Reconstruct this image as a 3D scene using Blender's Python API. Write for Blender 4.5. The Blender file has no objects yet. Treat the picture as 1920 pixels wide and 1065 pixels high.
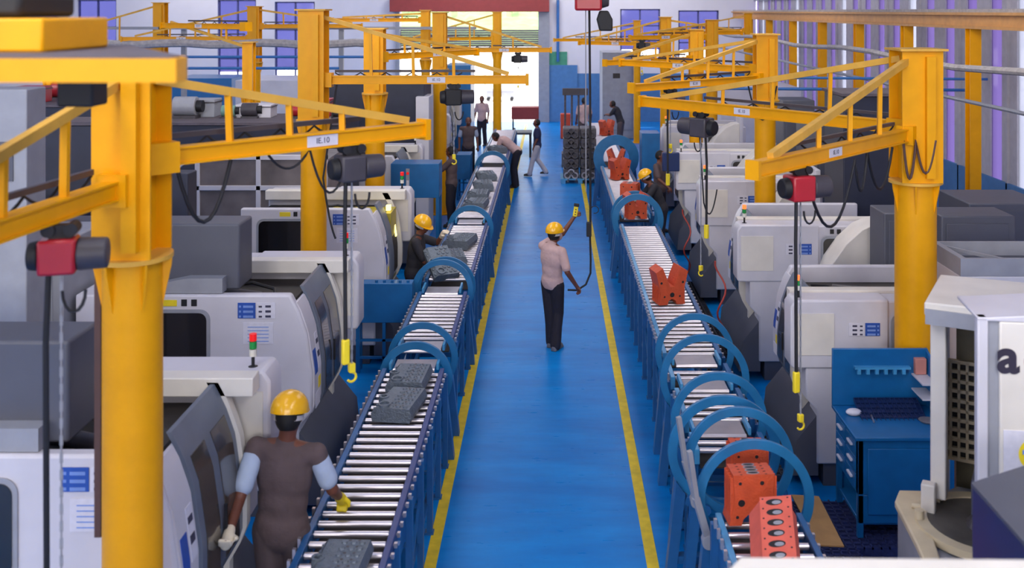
import bpy, bmesh, math, random
from mathutils import Vector, Matrix, Euler
random.seed(7)
PI = math.pi
COL = bpy.context.scene.collection
# ------------------------------------------------------------------ camera
H = 4.6; F = 1900.0; CX = 1033.0; CY = 20.0
cd = bpy.data.cameras.new('camera'); cam = bpy.data.objects.new('camera', cd); COL.objects.link(cam)
cam.location = (0, 0, H); cam.rotation_euler = (PI/2, 0, 0)
cd.sensor_width = 36; cd.lens = F/1920*36
cd.shift_x = -(CX-960)/1920; cd.shift_y = -(532.5-CY)/1920
cd.clip_end = 600; cd.clip_start = .05
cd.dof.use_dof = True; cd.dof.focus_distance = 12.5; cd.dof.aperture_fstop = 2.0
bpy.context.scene.camera = cam
# ------------------------------------------------------------------ sky, sun, exposure
sc = bpy.context.scene
sc.view_settings.view_transform = 'Standard'; sc.view_settings.look = 'None'
sc.view_settings.exposure = 0.9; sc.view_settings.gamma = 1.0
w = bpy.data.worlds.new('sky'); sc.world = w; w.use_nodes = True
bg = w.node_tree.nodes['Background']; bg.inputs[0].default_value = (.92, .95, 1, 1); bg.inputs[1].default_value = 2.4
sd = bpy.data.lights.new('sun', 'SUN'); sun = bpy.data.objects.new('sun', sd); COL.objects.link(sun)
sd.energy = 3.0; sd.angle = .05; sd.color = (1, .95, .88); sun.rotation_euler = (math.radians(-38), math.radians(8), 0)
def area(name, x, y, z, sx, sy, power, col=(1, .97, .94), rot=(0, 0, 0)):
    d = bpy.data.lights.new(name, 'AREA'); d.shape = 'RECTANGLE'; d.size = sx; d.size_y = sy; d.energy = power; d.color = col
    o = bpy.data.objects.new(name, d); COL.objects.link(o); o.location = (x, y, z); o.rotation_euler = rot
    return o
YN0 = -14.0
LIGHTROWS = [(-14, 950), (-3.2, 900), (3.4, 850)]
for lx, pw in LIGHTROWS:
    for ly in (3, 16, 29, 39):
        area('roof_fill_light', lx, ly, 8.7, 2.2, 9 if ly < 35 else 5, pw*(.27 if ly < 10 else .24 if ly < 20 else .17), (1, .94, .85), (math.radians(32), 0, 0))  # unseen roof lamps added to light the hall, tilted onto camera-facing sides

area('near_fill_light', -8, YN0+.4, 6.2, 30, 4.2, 1150, (1, .94, .84), (math.radians(78), 0, 0))  # fill lamp added behind the camera to brighten the sides facing it

def W(px, py, Y):            # pixel of the photograph at a depth -> world point
    return Vector(((px-CX)*Y/F, Y, H-(py-CY)*Y/F))
def G(px, py, h=0):          # pixel at a height -> world point
    Y = F*(H-h)/(py-CY); return Vector(((px-CX)*Y/F, Y, h))
# ------------------------------------------------------------------ materials
def s2l(c): return tuple((v/12.92 if v <= .04045 else ((v+.055)/1.055)**2.4) for v in [x/255 for x in c])
MATS = {}
def mat(name, rgb, rough=.5, metal=0, var=.12, scale=6, bump=0, bscale=40, coat=0, emit=0, rust=None, spec=.5):
    if name in MATS: return MATS[name]
    m = bpy.data.materials.new(name); MATS[name] = m; m.use_nodes = True
    nt = m.node_tree; b = nt.nodes['Principled BSDF']; c = s2l(rgb)
    b.inputs['Roughness'].default_value = rough; b.inputs['Metallic'].default_value = metal
    b.inputs['Coat Weight'].default_value = coat; b.inputs['Specular IOR Level'].default_value = spec
    tc = nt.nodes.new('ShaderNodeTexCoord')
    n = nt.nodes.new('ShaderNodeTexNoise'); n.inputs['Scale'].default_value = scale; n.inputs['Detail'].default_value = 6
    nt.links.new(tc.outputs['Object'], n.inputs['Vector'])
    r = nt.nodes.new('ShaderNodeValToRGB'); nt.links.new(n.outputs['Fac'], r.inputs[0])
    r.color_ramp.elements[0].position = .3; r.color_ramp.elements[1].position = .7
    r.color_ramp.elements[0].color = tuple(v*(1-var) for v in c)+(1,)
    r.color_ramp.elements[1].color = tuple(min(1, v*(1+var*.6)) for v in c)+(1,)
    out = r.outputs[0]
    if rust:
        n2 = nt.nodes.new('ShaderNodeTexNoise'); n2.inputs['Scale'].default_value = 3.1; n2.inputs['Detail'].default_value = 9
        nt.links.new(tc.outputs['Object'], n2.inputs['Vector'])
        r2 = nt.nodes.new('ShaderNodeValToRGB'); nt.links.new(n2.outputs['Fac'], r2.inputs[0])
        r2.color_ramp.elements[0].position = .56; r2.color_ramp.elements[1].position = .72
        mx = nt.nodes.new('ShaderNodeMixRGB'); nt.links.new(r2.outputs[0], mx.inputs[0])
        nt.links.new(out, mx.inputs[1]); mx.inputs[2].default_value = s2l(rust)+(1,); out = mx.outputs[0]
    nt.links.new(out, b.inputs['Base Color'])
    if bump:
        n3 = nt.nodes.new('ShaderNodeTexNoise'); n3.inputs['Scale'].default_value = bscale; n3.inputs['Detail'].default_value = 4
        nt.links.new(tc.outputs['Object'], n3.inputs['Vector'])
        bp = nt.nodes.new('ShaderNodeBump'); bp.inputs['Strength'].default_value = bump; bp.inputs['Distance'].default_value = .02
        nt.links.new(n3.outputs['Fac'], bp.inputs['Height']); nt.links.new(bp.outputs[0], b.inputs['Normal'])
    if emit:
        b.inputs['Emission Color'].default_value = c+(1,); b.inputs['Emission Strength'].default_value = emit
    return m
def pane(name, tint, gloss=.1, rough=.05, dense=0):
    m = bpy.data.materials.new(name); MATS[name] = m; m.use_nodes = True; nt = m.node_tree
    for n in list(nt.nodes):
        if n.type != 'OUTPUT_MATERIAL': nt.nodes.remove(n)
    out = [n for n in nt.nodes if n.type == 'OUTPUT_MATERIAL'][0]
    t = nt.nodes.new('ShaderNodeBsdfTransparent'); t.inputs[0].default_value = tint+(1,)
    g = nt.nodes.new('ShaderNodeBsdfGlossy'); g.inputs['Roughness'].default_value = rough; g.inputs[0].default_value = (.9, .9, .95, 1)
    mx = nt.nodes.new('ShaderNodeMixShader'); mx.inputs[0].default_value = gloss
    nt.links.new(t.outputs[0], mx.inputs[1]); nt.links.new(g.outputs[0], mx.inputs[2])
    last = mx.outputs[0]
    if dense:
        d = nt.nodes.new('ShaderNodeBsdfTranslucent'); d.inputs[0].default_value = tint+(1,)
        m2 = nt.nodes.new('ShaderNodeMixShader'); m2.inputs[0].default_value = dense
        nt.links.new(last, m2.inputs[1]); nt.links.new(d.outputs[0], m2.inputs[2]); last = m2.outputs[0]
    nt.links.new(last, out.inputs['Surface']); return m
YEL = mat('crane_yellow', (236, 164, 0), .42, var=.07, scale=5, spec=.3)
YELD = mat('yellow_dusty', (226, 172, 66), .6, var=.15)
YELF = mat('line_yellow', (232, 200, 30), .5, var=.2, scale=9)
DUST = mat('dusty_top', (92, 84, 92), .75, var=.2, scale=9)
WHT = mat('machine_white', (206, 203, 212), .42, var=.07, scale=3, coat=.1)
WHT2 = mat('machine_white_warm', (222, 216, 208), .45, var=.1, scale=3)
CREAM = mat('cream_enamel', (205, 190, 160), .5, var=.15, scale=5)
GRY = mat('cabinet_grey', (84, 86, 98), .5, var=.08, scale=3)
GRYL = mat('light_grey', (150, 152, 162), .5, var=.1)
GRYD = mat('door_grey', (104, 112, 128), .4, var=.1)
NAVY = mat('navy_panel', (36, 40, 60), .5, var=.15)
NAVYD = mat('navy_cover', (28, 46, 92), .35, var=.1)
BLK = mat('black_rubber', (26, 25, 30), .6, var=.1)
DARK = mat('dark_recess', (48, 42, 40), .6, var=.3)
DGLS = mat('dark_glass', (22, 20, 22), .12, var=.05, coat=.5)
SMK = mat('smoked_glass', (72, 66, 62), .15, var=.3, scale=2, coat=.4)
STEEL = mat('roller_steel', (205, 198, 204), .28, metal=.75, var=.08)
STL2 = mat('plate_steel', (170, 165, 172), .33, metal=.6, var=.15)
CAST = mat('cast_iron', (112, 122, 134), .42, metal=.35, var=.22, scale=18, bump=.5, bscale=60)
CASTD = mat('dark_casting', (96, 92, 98), .5, metal=.4, var=.35, scale=14, bump=.5)
ORG = mat('orange_block', (206, 82, 46), .5, var=.14, scale=12, bump=.3, bscale=60)
SALM = mat('salmon_block', (222, 100, 82), .5, var=.1, scale=12)
BLU = mat('conveyor_blue', (30, 92, 150), .42, var=.18, coat=.15)
BLUL = mat('rail_blue', (70, 150, 200), .38, var=.15, coat=.2)
BLUP = mat('rail_indigo', (62, 74, 128), .45, var=.15)
BLUC = mat('cart_blue', (14, 98, 158), .4, var=.12, coat=.15)
TEAL = mat('ring_teal', (34, 112, 164), .38, var=.15, coat=.2)
MATN = mat('navy_mat', (32, 44, 96), .75, var=.3, scale=20, bump=.4)
DECK = mat('dark_grating', (46, 48, 62), .6, var=.3)
RED = mat('hoist_red', (176, 30, 44), .38, var=.12, coat=.2)
HGR = mat('hoist_grey', (66, 62, 70), .5, var=.2)
BRN = mat('cable_brown', (88, 62, 56), .6)
PPR = mat('paper_white', (214, 212, 224), .6, var=.06, scale=30)
DBLU = mat('sticker_blue', (40, 82, 170), .5, var=.1)
DLBL = mat('print_pale', (120, 150, 215), .5)
INK = mat('print_dark', (60, 60, 84), .6)
LYEL = mat('sticker_yellow', (238, 212, 40), .5)
BEAM = mat('girder_tan', (206, 150, 84), .55, var=.14)
BEAMR = mat('header_red', (150, 56, 56), .6, var=.12)
CONC = mat('wall_paint', (222, 219, 228), .75, var=.04, scale=1.5)
WBLU = mat('dado_blue', (76, 126, 178), .6, var=.1)
SHT = mat('wall_sheet', (186, 182, 192), .55, var=.1)
FACI = mat('fascia_sheet', (150, 150, 166), .45, metal=.3, var=.1, scale=2)
PIPE = mat('lagged_pipe', (176, 170, 170), .7, var=.25, scale=12, bump=.4)
PBLU = mat('pipe_blue', (54, 110, 176), .5)
SKIN = mat('skin', (112, 66, 50), .5, var=.1)
HAIR = mat('hair', (22, 18, 18), .7)
HELM = mat('helmet_yellow', (250, 184, 10), .25, coat=.4, var=.04)
HBAND = mat('helmet_band', (190, 186, 190), .5)
SBRN = mat('shirt_taupe', (92, 76, 78), .85, var=.14, scale=8, bump=.5, bscale=14)
SPNK = mat('shirt_pink', (196, 164, 162), .85, var=.1, scale=9, bump=.6, bscale=14)
SBLK = mat('shirt_black', (44, 42, 50), .85, var=.15)
SNVY = mat('shirt_navy', (38, 44, 82), .85)
SLBL = mat('sleeve_blue', (176, 190, 216), .85)
PBRN = mat('trousers_brown', (86, 72, 74), .85, var=.12, scale=8, bump=.4, bscale=12)
PBLK = mat('trousers_black', (34, 30, 42), .85, bump=.3)
PLGT = mat('trousers_light', (186, 180, 190), .85)
SHOE = mat('shoe', (52, 46, 48), .6)
SHOEG = mat('shoe_grey', (110, 106, 112), .6)
GLOV = mat('glove', (228, 214, 190), .8)
CARD = mat('cardboard', (198, 152, 98), .8)
LRED = mat('lamp_red', (220, 30, 30), .3, emit=.25); LGRN = mat('lamp_green', (40, 150, 70), .3); LORG = mat('lamp_orange', (255, 110, 50), .3, emit=.9)
LWHT = mat('lamp_white', (226, 222, 210), .3)
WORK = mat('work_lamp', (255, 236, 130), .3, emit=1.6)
OLIV = mat('chamber_lit_yellow', (178, 160, 44), .4, var=.3)  # yellow light inside the open chamber is put into this colour
GRSS = mat('foliage', (128, 160, 92), .9, var=.4, scale=.5)
# ------------------------------------------------------------------ mesh builder
class MB:
    def __init__(s, M=None): s.v = []; s.f = []; s.mi = []; s.M = M or Matrix(); s.m = 0
    def add(s, vs, fs):
        n = len(s.v); s.v += [s.M @ Vector(p) for p in vs]; s.f += [[i+n for i in f] for f in fs]; s.mi += [s.m]*len(fs); return s
    def box(s, x0, x1, y0, y1, z0, z1):
        v = [(x0,y0,z0),(x1,y0,z0),(x1,y1,z0),(x0,y1,z0),(x0,y0,z1),(x1,y0,z1),(x1,y1,z1),(x0,y1,z1)]
        return s.add(v, [(0,3,2,1),(4,5,6,7),(0,1,5,4),(1,2,6,5),(2,3,7,6),(3,0,4,7)])
    def bar(s, a, b, wd, ht):      # rectangular bar between two points
        a = Vector(a); b = Vector(b); d = (b-a); L = d.length; d.normalize()
        up = Vector((0,0,1)) if abs(d.z) < .99 else Vector((0,1,0))
        sx = d.cross(up).normalized()*wd/2; sz = sx.cross(d).normalized()*ht/2
        v = [a-sx-sz, a+sx-sz, a+sx+sz, a-sx+sz, b-sx-sz, b+sx-sz, b+sx+sz, b-sx+sz]
        return s.add(v, [(0,1,2,3),(7,6,5,4),(0,4,5,1),(1,5,6,2),(2,6,7,3),(3,7,4,0)])
    def cone(s, a, b, r0, r1=None, n=16):
        a = Vector(a); b = Vector(b); r1 = r0 if r1 is None else r1; d = (b-a).normalized()
        u = d.orthogonal().normalized(); w_ = d.cross(u)
        v = []
        for p, r in ((a, r0), (b, r1)):
            v += [p+(u*math.cos(2*PI*i/n)+w_*math.sin(2*PI*i/n))*r for i in range(n)]
        return s.add(v, [(i, (i+1) % n, n+(i+1) % n, n+i) for i in range(n)]+[tuple(range(n))[::-1], tuple(range(n, 2*n))])
    def tube(s, pts, r, n=8, closed=False):
        pts = [Vector(p) for p in pts]; k = len(pts); v = []; u = None
        for i, p in enumerate(pts):
            if closed: d = pts[(i+1) % k]-pts[i-1]
            else: d = pts[min(i+1, k-1)]-pts[max(i-1, 0)]
            d.normalize()
            u = d.orthogonal().normalized() if u is None else (u-d*u.dot(d)).normalized()
            w_ = d.cross(u)
            v += [p+(u*math.cos(2*PI*j/n)+w_*math.sin(2*PI*j/n))*r for j in range(n)]
        f = []
        for i in range(k if closed else k-1):
            q = (i+1) % k
            f += [(i*n+j, i*n+(j+1) % n, q*n+(j+1) % n, q*n+j) for j in range(n)]
        if not closed: f += [tuple(range(n))[::-1], tuple(range((k-1)*n, k*n))]
        return s.add(v, f)
    def sph(s, c, rx, ry=None, rz=None, n=16, m=10, zmin=-1):
        ry = ry or rx; rz = rz or rx; c = Vector(c); v = []; f = []
        t0 = math.asin(zmin)
        for i in range(m+1):
            t = t0+(PI/2-t0)*i/m
            v += [c+Vector((rx*math.cos(t)*math.cos(2*PI*j/n), ry*math.cos(t)*math.sin(2*PI*j/n), rz*math.sin(t))) for j in range(n)]
        for i in range(m): f += [(i*n+j, i*n+(j+1) % n, (i+1)*n+(j+1) % n, (i+1)*n+j) for j in range(n)]
        f.append(tuple(range(n))[::-1]); f.append(tuple(range(m*n, m*n+n)))
        return s.add(v, f)
    def prism(s, poly, a, b, axis='y'):   # polygon of (p, q) extruded along an axis; y: (x,z)  x: (y,z)  z: (x,y)
        n = len(poly)
        def P(t, p, q): return (p, t, q) if axis == 'y' else ((t, p, q) if axis == 'x' else (p, q, t))
        v = [P(a, *p) for p in poly]+[P(b, *p) for p in poly]
        f = [(i, (i+1) % n, n+(i+1) % n, n+i) for i in range(n)]+[tuple(range(n))[::-1], tuple(range(n, 2*n))]
        return s.add(v, f)
    def ring(s, c, ro, ri, t, axis='y', n=48, a0=0, a1=2*PI):
        c = Vector(c); v = []; full = abs(a1-a0-2*PI) < 1e-6; k = n if full else n+1
        for i in range(k):
            a = a0+(a1-a0)*i/n
            for r, h in ((ro, -t/2), (ro, t/2), (ri, t/2), (ri, -t/2)):
                if axis == 'y': v.append(c+Vector((r*math.cos(a), h, r*math.sin(a))))
                elif axis == 'z': v.append(c+Vector((r*math.cos(a), r*math.sin(a), h)))
                else: v.append(c+Vector((h, r*math.cos(a), r*math.sin(a))))
        f = []
        for i in range(n if full else n):
            q = (i+1) % k
            f += [(i*4+j, i*4+(j+1) % 4, q*4+(j+1) % 4, q*4+j) for j in range(4)]
        if not full: f += [(0, 1, 2, 3), (4*n+3, 4*n+2, 4*n+1, 4*n)]
        return s.add(v, f)
    def build(s, name, m, parent=None, bevel=0, smooth=True, remesh=0):
        me = bpy.data.meshes.new(name); me.from_pydata([tuple(p) for p in s.v], [], s.f)
        for mm in (m if isinstance(m, (list, tuple)) else [m]): me.materials.append(mm)
        me.polygons.foreach_set('material_index', s.mi)
        bm = bmesh.new(); bm.from_mesh(me); bmesh.ops.recalc_face_normals(bm, faces=bm.faces); bm.to_mesh(me); bm.free()
        if smooth:
            me.polygons.foreach_set('use_smooth', [True]*len(me.polygons)); me.set_sharp_from_angle(angle=math.radians(38))
        o = bpy.data.objects.new(name, me); COL.objects.link(o)
        if parent: o.parent = parent
        if remesh:
            r = o.modifiers.new('r', 'REMESH'); r.mode = 'VOXEL'; r.voxel_size = remesh; r.use_smooth_shade = True
            k = o.modifiers.new('s', 'SMOOTH'); k.iterations = 4; k.factor = .6
        elif bevel:
            b = o.modifiers.new('b', 'BEVEL'); b.width = bevel; b.segments = 2; b.limit_method = 'ANGLE'; b.angle_limit = math.radians(50)
        return o
def tag(o, label=None, cat=None, group=None, kind=None):
    if label: o['label'] = label
    if cat: o['category'] = cat
    if group: o['group'] = group
    if kind: o['kind'] = kind
    return o
def empty(name, loc, rz=0):
    o = bpy.data.objects.new(name, None); COL.objects.link(o); o.location = loc; o.rotation_euler = (0, 0, rz); o.empty_display_size = .2; return o
def thing(name, label, cat, loc=(0, 0, 0), rz=0, group=None): return tag(empty(name, loc, rz), label, cat, group)
def dup(o, parent=None):
    c = o.copy(); COL.objects.link(c); c.parent = parent
    for ch in list(o.children): dup(ch, c)
    return c
def struct(o): o['kind'] = 'structure'; return o
def textmesh(name, txt, size, m, parent, M, ext=.002, bold=0):
    cu = bpy.data.curves.new(name, 'FONT'); cu.body = txt; cu.size = size; cu.extrude = ext; cu.offset = bold; cu.align_x = 'CENTER'; cu.align_y = 'CENTER'
    t = bpy.data.objects.new(name+'_curve', cu); COL.objects.link(t)
    bpy.context.view_layer.update()
    me = bpy.data.meshes.new_from_object(t.evaluated_get(bpy.context.evaluated_depsgraph_get()))
    bpy.data.objects.remove(t); me.materials.clear(); me.materials.append(m); me.transform(M)
    o = bpy.data.objects.new(name, me); COL.objects.link(o); o.parent = parent; return o
def rrect(x0, x1, z0, z1, r, n=5):
    p = []
    for cx, cz, a in ((x1-r, z1-r, 0), (x0+r, z1-r, 90), (x0+r, z0+r, 180), (x1-r, z0+r, 270)):
        p += [(cx+r*math.cos(math.radians(a+90*i/n)), cz+r*math.sin(math.radians(a+90*i/n))) for i in range(n+1)]
    return p
FACING_CAM = Matrix.Rotation(PI/2, 4, 'X')   # lettering that reads from -y
# ================================================================== SETTING
XL, XR, YB, YN, ZC = -24.0, 8.5, 42.0, -14.0, 9.0
fm = bpy.data.materials.new('blue_epoxy'); fm.use_nodes = True; nt = fm.node_tree; b = nt.nodes['Principled BSDF']; b.inputs['Specular IOR Level'].default_value = .22
tc = nt.nodes.new('ShaderNodeTexCoord')
mp = nt.nodes.new('ShaderNodeMapping'); mp.inputs['Scale'].default_value = (.6, 2.2, 1); nt.links.new(tc.outputs['Object'], mp.inputs[0])
n1 = nt.nodes.new('ShaderNodeTexNoise'); n1.inputs['Scale'].default_value = 1.1; n1.inputs['Detail'].default_value = 8; n1.inputs['Roughness'].default_value = .65
nt.links.new(mp.outputs[0], n1.inputs['Vector'])
r1 = nt.nodes.new('ShaderNodeValToRGB'); nt.links.new(n1.outputs['Fac'], r1.inputs[0])
r1.color_ramp.elements[0].position = .3; r1.color_ramp.elements[1].position = .72
r1.color_ramp.elements[0].color = s2l((0, 108, 190))+(1,); r1.color_ramp.elements[1].color = s2l((2, 140, 222))+(1,)
nt.links.new(r1.outputs[0], b.inputs['Base Color'])
n2 = nt.nodes.new('ShaderNodeTexNoise'); n2.inputs['Scale'].default_value = 5; n2.inputs['Detail'].default_value = 8; nt.links.new(mp.outputs[0], n2.inputs['Vector'])
r2 = nt.nodes.new('ShaderNodeMapRange'); r2.inputs['To Min'].default_value = .2; r2.inputs['To Max'].default_value = .42; nt.links.new(n2.outputs['Fac'], r2.inputs[0]); nt.links.new(r2.outputs[0], b.inputs['Roughness'])
bp = nt.nodes.new('ShaderNodeBump'); bp.inputs['Strength'].default_value = .12; bp.inputs['Distance'].default_value = .02; nt.links.new(n2.outputs['Fac'], bp.inputs['Height']); nt.links.new(bp.outputs[0], b.inputs['Normal'])
struct(MB().box(XL, XR, YN, YB, -.1, 0).build('floor', fm))
for nm, x in (('trim_1', -1.0), ('trim_2', .845)):
    struct(MB().box(x-.05, x+.05, 2, 27.5 if x > 0 else 41, 0, .003).build(nm, YELF))
# back wall with openings (x0,x1,z0,z1)
WIN = [W(a, 20, YB).x for a in ()]
def xw(px): return (px-CX)*YB/F
wins = [(-26, 108, 8, 150), (145, 218, 8, 150), (408, 480, 8, 165), (515, 590, 12, 160), (1163, 1238, 27, 110), (1272, 1348, 30, 110)]
DX0, DX1 = xw(745), xw(1014)
def zw(py): return H-(py-CY)*YB/F
holes = [(max(xw(a), XL+.3), xw(b), zw(d), 5.05-(c-8)*.02) for a, b, c, d in wins]+[(DX0, DX1, 0, zw(22))]
holes.sort()
bw = MB(); x = XL
for (a, b_, z0, z1) in holes:
    bw.box(x, a, YB, YB+.3, 0, ZC)
    if z0 > 0: bw.box(a, b_, YB, YB+.3, 0, z0)
    bw.box(a, b_, YB, YB+.3, z1, ZC); x = b_
bw.box(x, XR, YB, YB+.3, 0, ZC)
struct(bw.build('wall_back', CONC, smooth=False))
struct(MB().box(xw(1016), XR, YB-.02, YB, 0, 2.0).box(XL, DX0-.3, YB-.02, YB, 0, 1.3).build('trim_3', WBLU))
BPANE = pane('blue_film_pane', (.22, .22, .40), .06)
k = 1
FRM = mat('window_frame', (70, 72, 130), .5)
for (a, b_, z0, z1) in holes:
    if z0 == 0: continue
    t = struct(empty('window_%d' % k, ((a+b_)/2, YB+.15, z0))); k += 1
    hw = (b_-a)/2; hh = z1-z0; f = MB()
    for q in (-hw+.03, 0, hw-.03): f.box(q-.03, q+.03, -.05, .05, 0, hh)
    for q in (.03, hh*.33, hh*.66, hh-.03): f.box(-hw, hw, -.05, .05, q-.025, q+.025)
    f.build('window_frame', FRM, t)
    MB().box(-hw, hw, -.01, .01, hh*.18, hh).build('pane', BPANE, t)
# main door: header, posts, transom, half raised shutter
t = struct(empty('door_1', ((DX0+DX1)/2, YB, 0))); hw = (DX1-DX0)/2
MB().box(-hw-.25, hw+.35, -.45, -.02, zw(22), zw(-6)).build('header_beam', BEAMR, t)
sh = MB()
for i in range(9): sh.box(-hw, hw, .08, .13, zw(92)+i*.09, zw(92)+i*.09+.08)
sh.build('roller_shutter', mat('shutter_grey', (120, 116, 112), .5), t)
MB().box(-hw-.05, -hw+.12, -.2, .28, 0, zw(22)).box(hw-.1, hw+.35, -.2, .28, 0, zw(22)).build('door_frame', GRYL, t)
# blue personnel door in the back wall
t = struct(empty('door_2', (xw(1050), YB-.06, 0)))
MB().box(-.72, .72, -.04, .04, 0, 2.35).build('door_leaf', WBLU, t, bevel=.01)
MB().box(-.55, -.48, -.09, -.04, 1.0, 1.15).build('door_handle', BLK, t)
# right wall: dull sheeting with violet translucent strips between uprights
PUR = pane('violet_sheet', (.27, .22, .38), .05, dense=.6); CLR = pane('clear_sheet', (.45, .45, .5), .05, dense=.6)
rw = MB(); pu = MB(); cl = MB(); y = YN; i = 0
rnd = random.Random(3)
while y < YB:
    rw.box(XR, XR+.12, y, y+.62, 0, 5.1)
    (cl if i % 5 == 3 else pu).box(XR+.03, XR+.05, y+.62, y+1.12, .9, 5.0)
    rw.box(XR, XR+.12, y+.62, y+1.12, 0, .9)
    if i % 2: rw.box(XR-.05, XR+.1, y+.3, y+.36, 0, 5.1)
    y += 1.12; i += 1
struct(rw.build('wall_right', SHT, smooth=False))
struct(pu.build('window_21', PUR, smooth=False)); struct(cl.build('window_22', CLR, smooth=False))
struct(MB().box(XR-.1, XR+.15, YN, YB, 5.0, ZC).build('trim_4', FACI))
struct(MB().box(XR-.05, XR, YN, YB, 0, 1.4).build('trim_5', WBLU))
struct(MB().box(XL-.2, XL, YN, YB, 0, ZC).build('wall_left', CONC))
nw = MB().box(XL, XR, YN-.2, YN, 0, 4.1).box(XL, XR, YN-.2, YN, 8.3, ZC).box(XL, -23, YN-.2, YN, 4.1, 8.3).box(7, XR, YN-.2, YN, 4.1, 8.3)
struct(nw.build('wall_near', CONC))
t = struct(empty('window_30', (-8, YN-.1, 4.1))); f = MB()  # unseen window added in the near wall to go with the fill lamp
for i in range(16): f.box(-15+i*2-.04, -15+i*2+.04, -.05, .05, 0, 4.2)
f.box(-15, 15, -.05, .05, 2.06, 2.14); f.build('window_frame', GRYL, t)
MB().box(-15, 15, -.01, .01, 0, 4.2).build('pane', pane('clear_pane', (.8, .8, .82), .1), t)
struct(MB().box(XL, XR, YN, YB, ZC, ZC+.2).build('ceiling', CONC))
LP = mat('light_panel', (235, 240, 255), .5, emit=.8)  # glow of the added ceiling panels, never in view
for lx, pw in LIGHTROWS:
    for ly in (3, 16, 29, 39):
        d = 9 if ly < 35 else 5
        t = thing('added_roof_panel', 'long pale light panel added in the ceiling to light the hall, out of frame', 'light panel', (lx, ly, ZC), 0, 'added roof light panels')
        MB().box(-1.1, 1.1, -d/2, d/2, -.08, -.03).build('diffuser', LP, t)
        MB().box(-1.2, 1.2, -d/2-.1, d/2+.1, -.03, 0).build('frame', GRYL, t)
# outside
struct(MB().box(-60, 60, YB+.3, 130, -.12, -.02).build('ground', mat('yard_concrete', (226, 222, 216), .9, var=.08, scale=.4)))
hl = MB(); v = []; n = 40
for i in range(n+1):
    x = i/n
    v += [(-24+28*x, 128, -1), (-30+36*x, 150, 3.5+rnd.uniform(-.3, .3)), (-50+60*x, 240, 24+rnd.uniform(-2, 3))]
hl.add(v, [(i*3+j, (i+1)*3+j, (i+1)*3+j+1, i*3+j+1) for i in range(n) for j in range(2)])
struct(hl.build('hillside', GRSS))
# tan runway girder along the right wall, on yellow stanchions
XB = 7.5
t = thing('runway_girder', 'long tan steel girder running high along the right wall on yellow stanchions', 'girder', (XB, 20, 0))
zt = H-.0*XB
MB().box(-.12, .12, -20, 21.5, 4.28, 4.33).box(-.12, .12, -20, 21.5, 4.52, 4.57).box(-.05, .05, -20, 21.5, 4.33, 4.52).build('beam', BEAM, t)
MB().box(-.05, .05, -20, 21.5, 4.57, 4.63).build('rail', PIPE, t)
PX = [18, 21.35, 24.7, 28, 31.4, 34.8, 38.2, 14.6, 11.3]
names = ['nearest the frame edge', 'second in from the right frame edge', 'third in from the right frame edge', 'fourth in from the right frame edge', 'fifth in from the right frame edge', 'sixth in from the right frame edge', 'farthest, by the back corner', 'just outside the right frame edge', 'well outside the right frame edge']
for yy, nm in zip(PX, names):
    t = thing('stanchion', 'yellow steel stanchion under the tan girder, '+nm, 'post', (XB, yy, 0), 0, 'stanchions under the runway girder')
    MB().box(-.1, .1, -.11, -.09, .02, 4.28).box(-.1, .1, .09, .11, .02, 4.28).box(-.012, .012, -.09, .09, .02, 4.28).build('upright', YEL, t)
    MB().box(-.16, .16, -.16, .16, 0, .02).build('base_plate', YEL, t)
# pipes and trays overhead
tag(MB().tube([(6, y_, 3.8+.05*math.sin(y_*.7)) for y_ in range(5, 42, 2)], .05).build('lagged_pipe', PIPE), 'pale lagged pipe running high along the right side above the machines', 'pipe')
tag(MB().tube([(6.2, y_, 3.25) for y_ in range(5, 42, 3)], .03).build('steel_conduit', GRYL), 'thin grey conduit below the lagged pipe on the right side', 'pipe')
tag(MB().tube([(2.6, 20, 3.07), (8.4, 20, 3.03)], .03).build('air_pipe', PBLU), 'thin blue air pipe crossing behind the right row of machines', 'pipe')
tag(MB().tube([(3.0, 19.5, 3.32), (8.4, 19.5, 3.28)], .025).build('water_pipe', PBLU), 'thin blue pipe just above the other blue pipe at right', 'pipe')
tag(MB().tube([(-12+.6*i, 25+.05*math.sin(i), 3.78+.03*math.sin(i*1.7)) for i in range(14)], .1).build('lagged_duct', PIPE), 'thick crinkled silver lagged duct high on the left beyond the machines', 'duct')
ct = thing('cable_tray', 'grey cable tray ladder high across the left bay', 'cable tray', (-9, 27, 4.1))
MB().box(-7, 7, -.2, -.17, 0, .07).box(-7, 7, .17, .2, 0, .07).build('side_rail', GRYL, ct)
rg = MB()
for i in range(47): rg.box(-7+i*.3, -6.97+i*.3, -.17, .17, .01, .03)
rg.build('rungs', GRYL, ct)
for px, lab in ((345, 'left of the pair'), (640, 'right of the pair')):
    tag(MB().box(-.06, .06, -.06, .06, 0, 4.1).build('tray_post', GRYL), 'thin grey post holding up the cable tray, '+lab, 'post').location = ((px-CX)*27/F, 27, 0)
tag(MB().box(XL, XR-.1, -.15, .15, 5.1, 5.5).build('bridge_girder', YEL), 'yellow bridge crane girder crossing overhead above the standing man, just out of frame', 'girder').location = (0, 14, 0)

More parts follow.
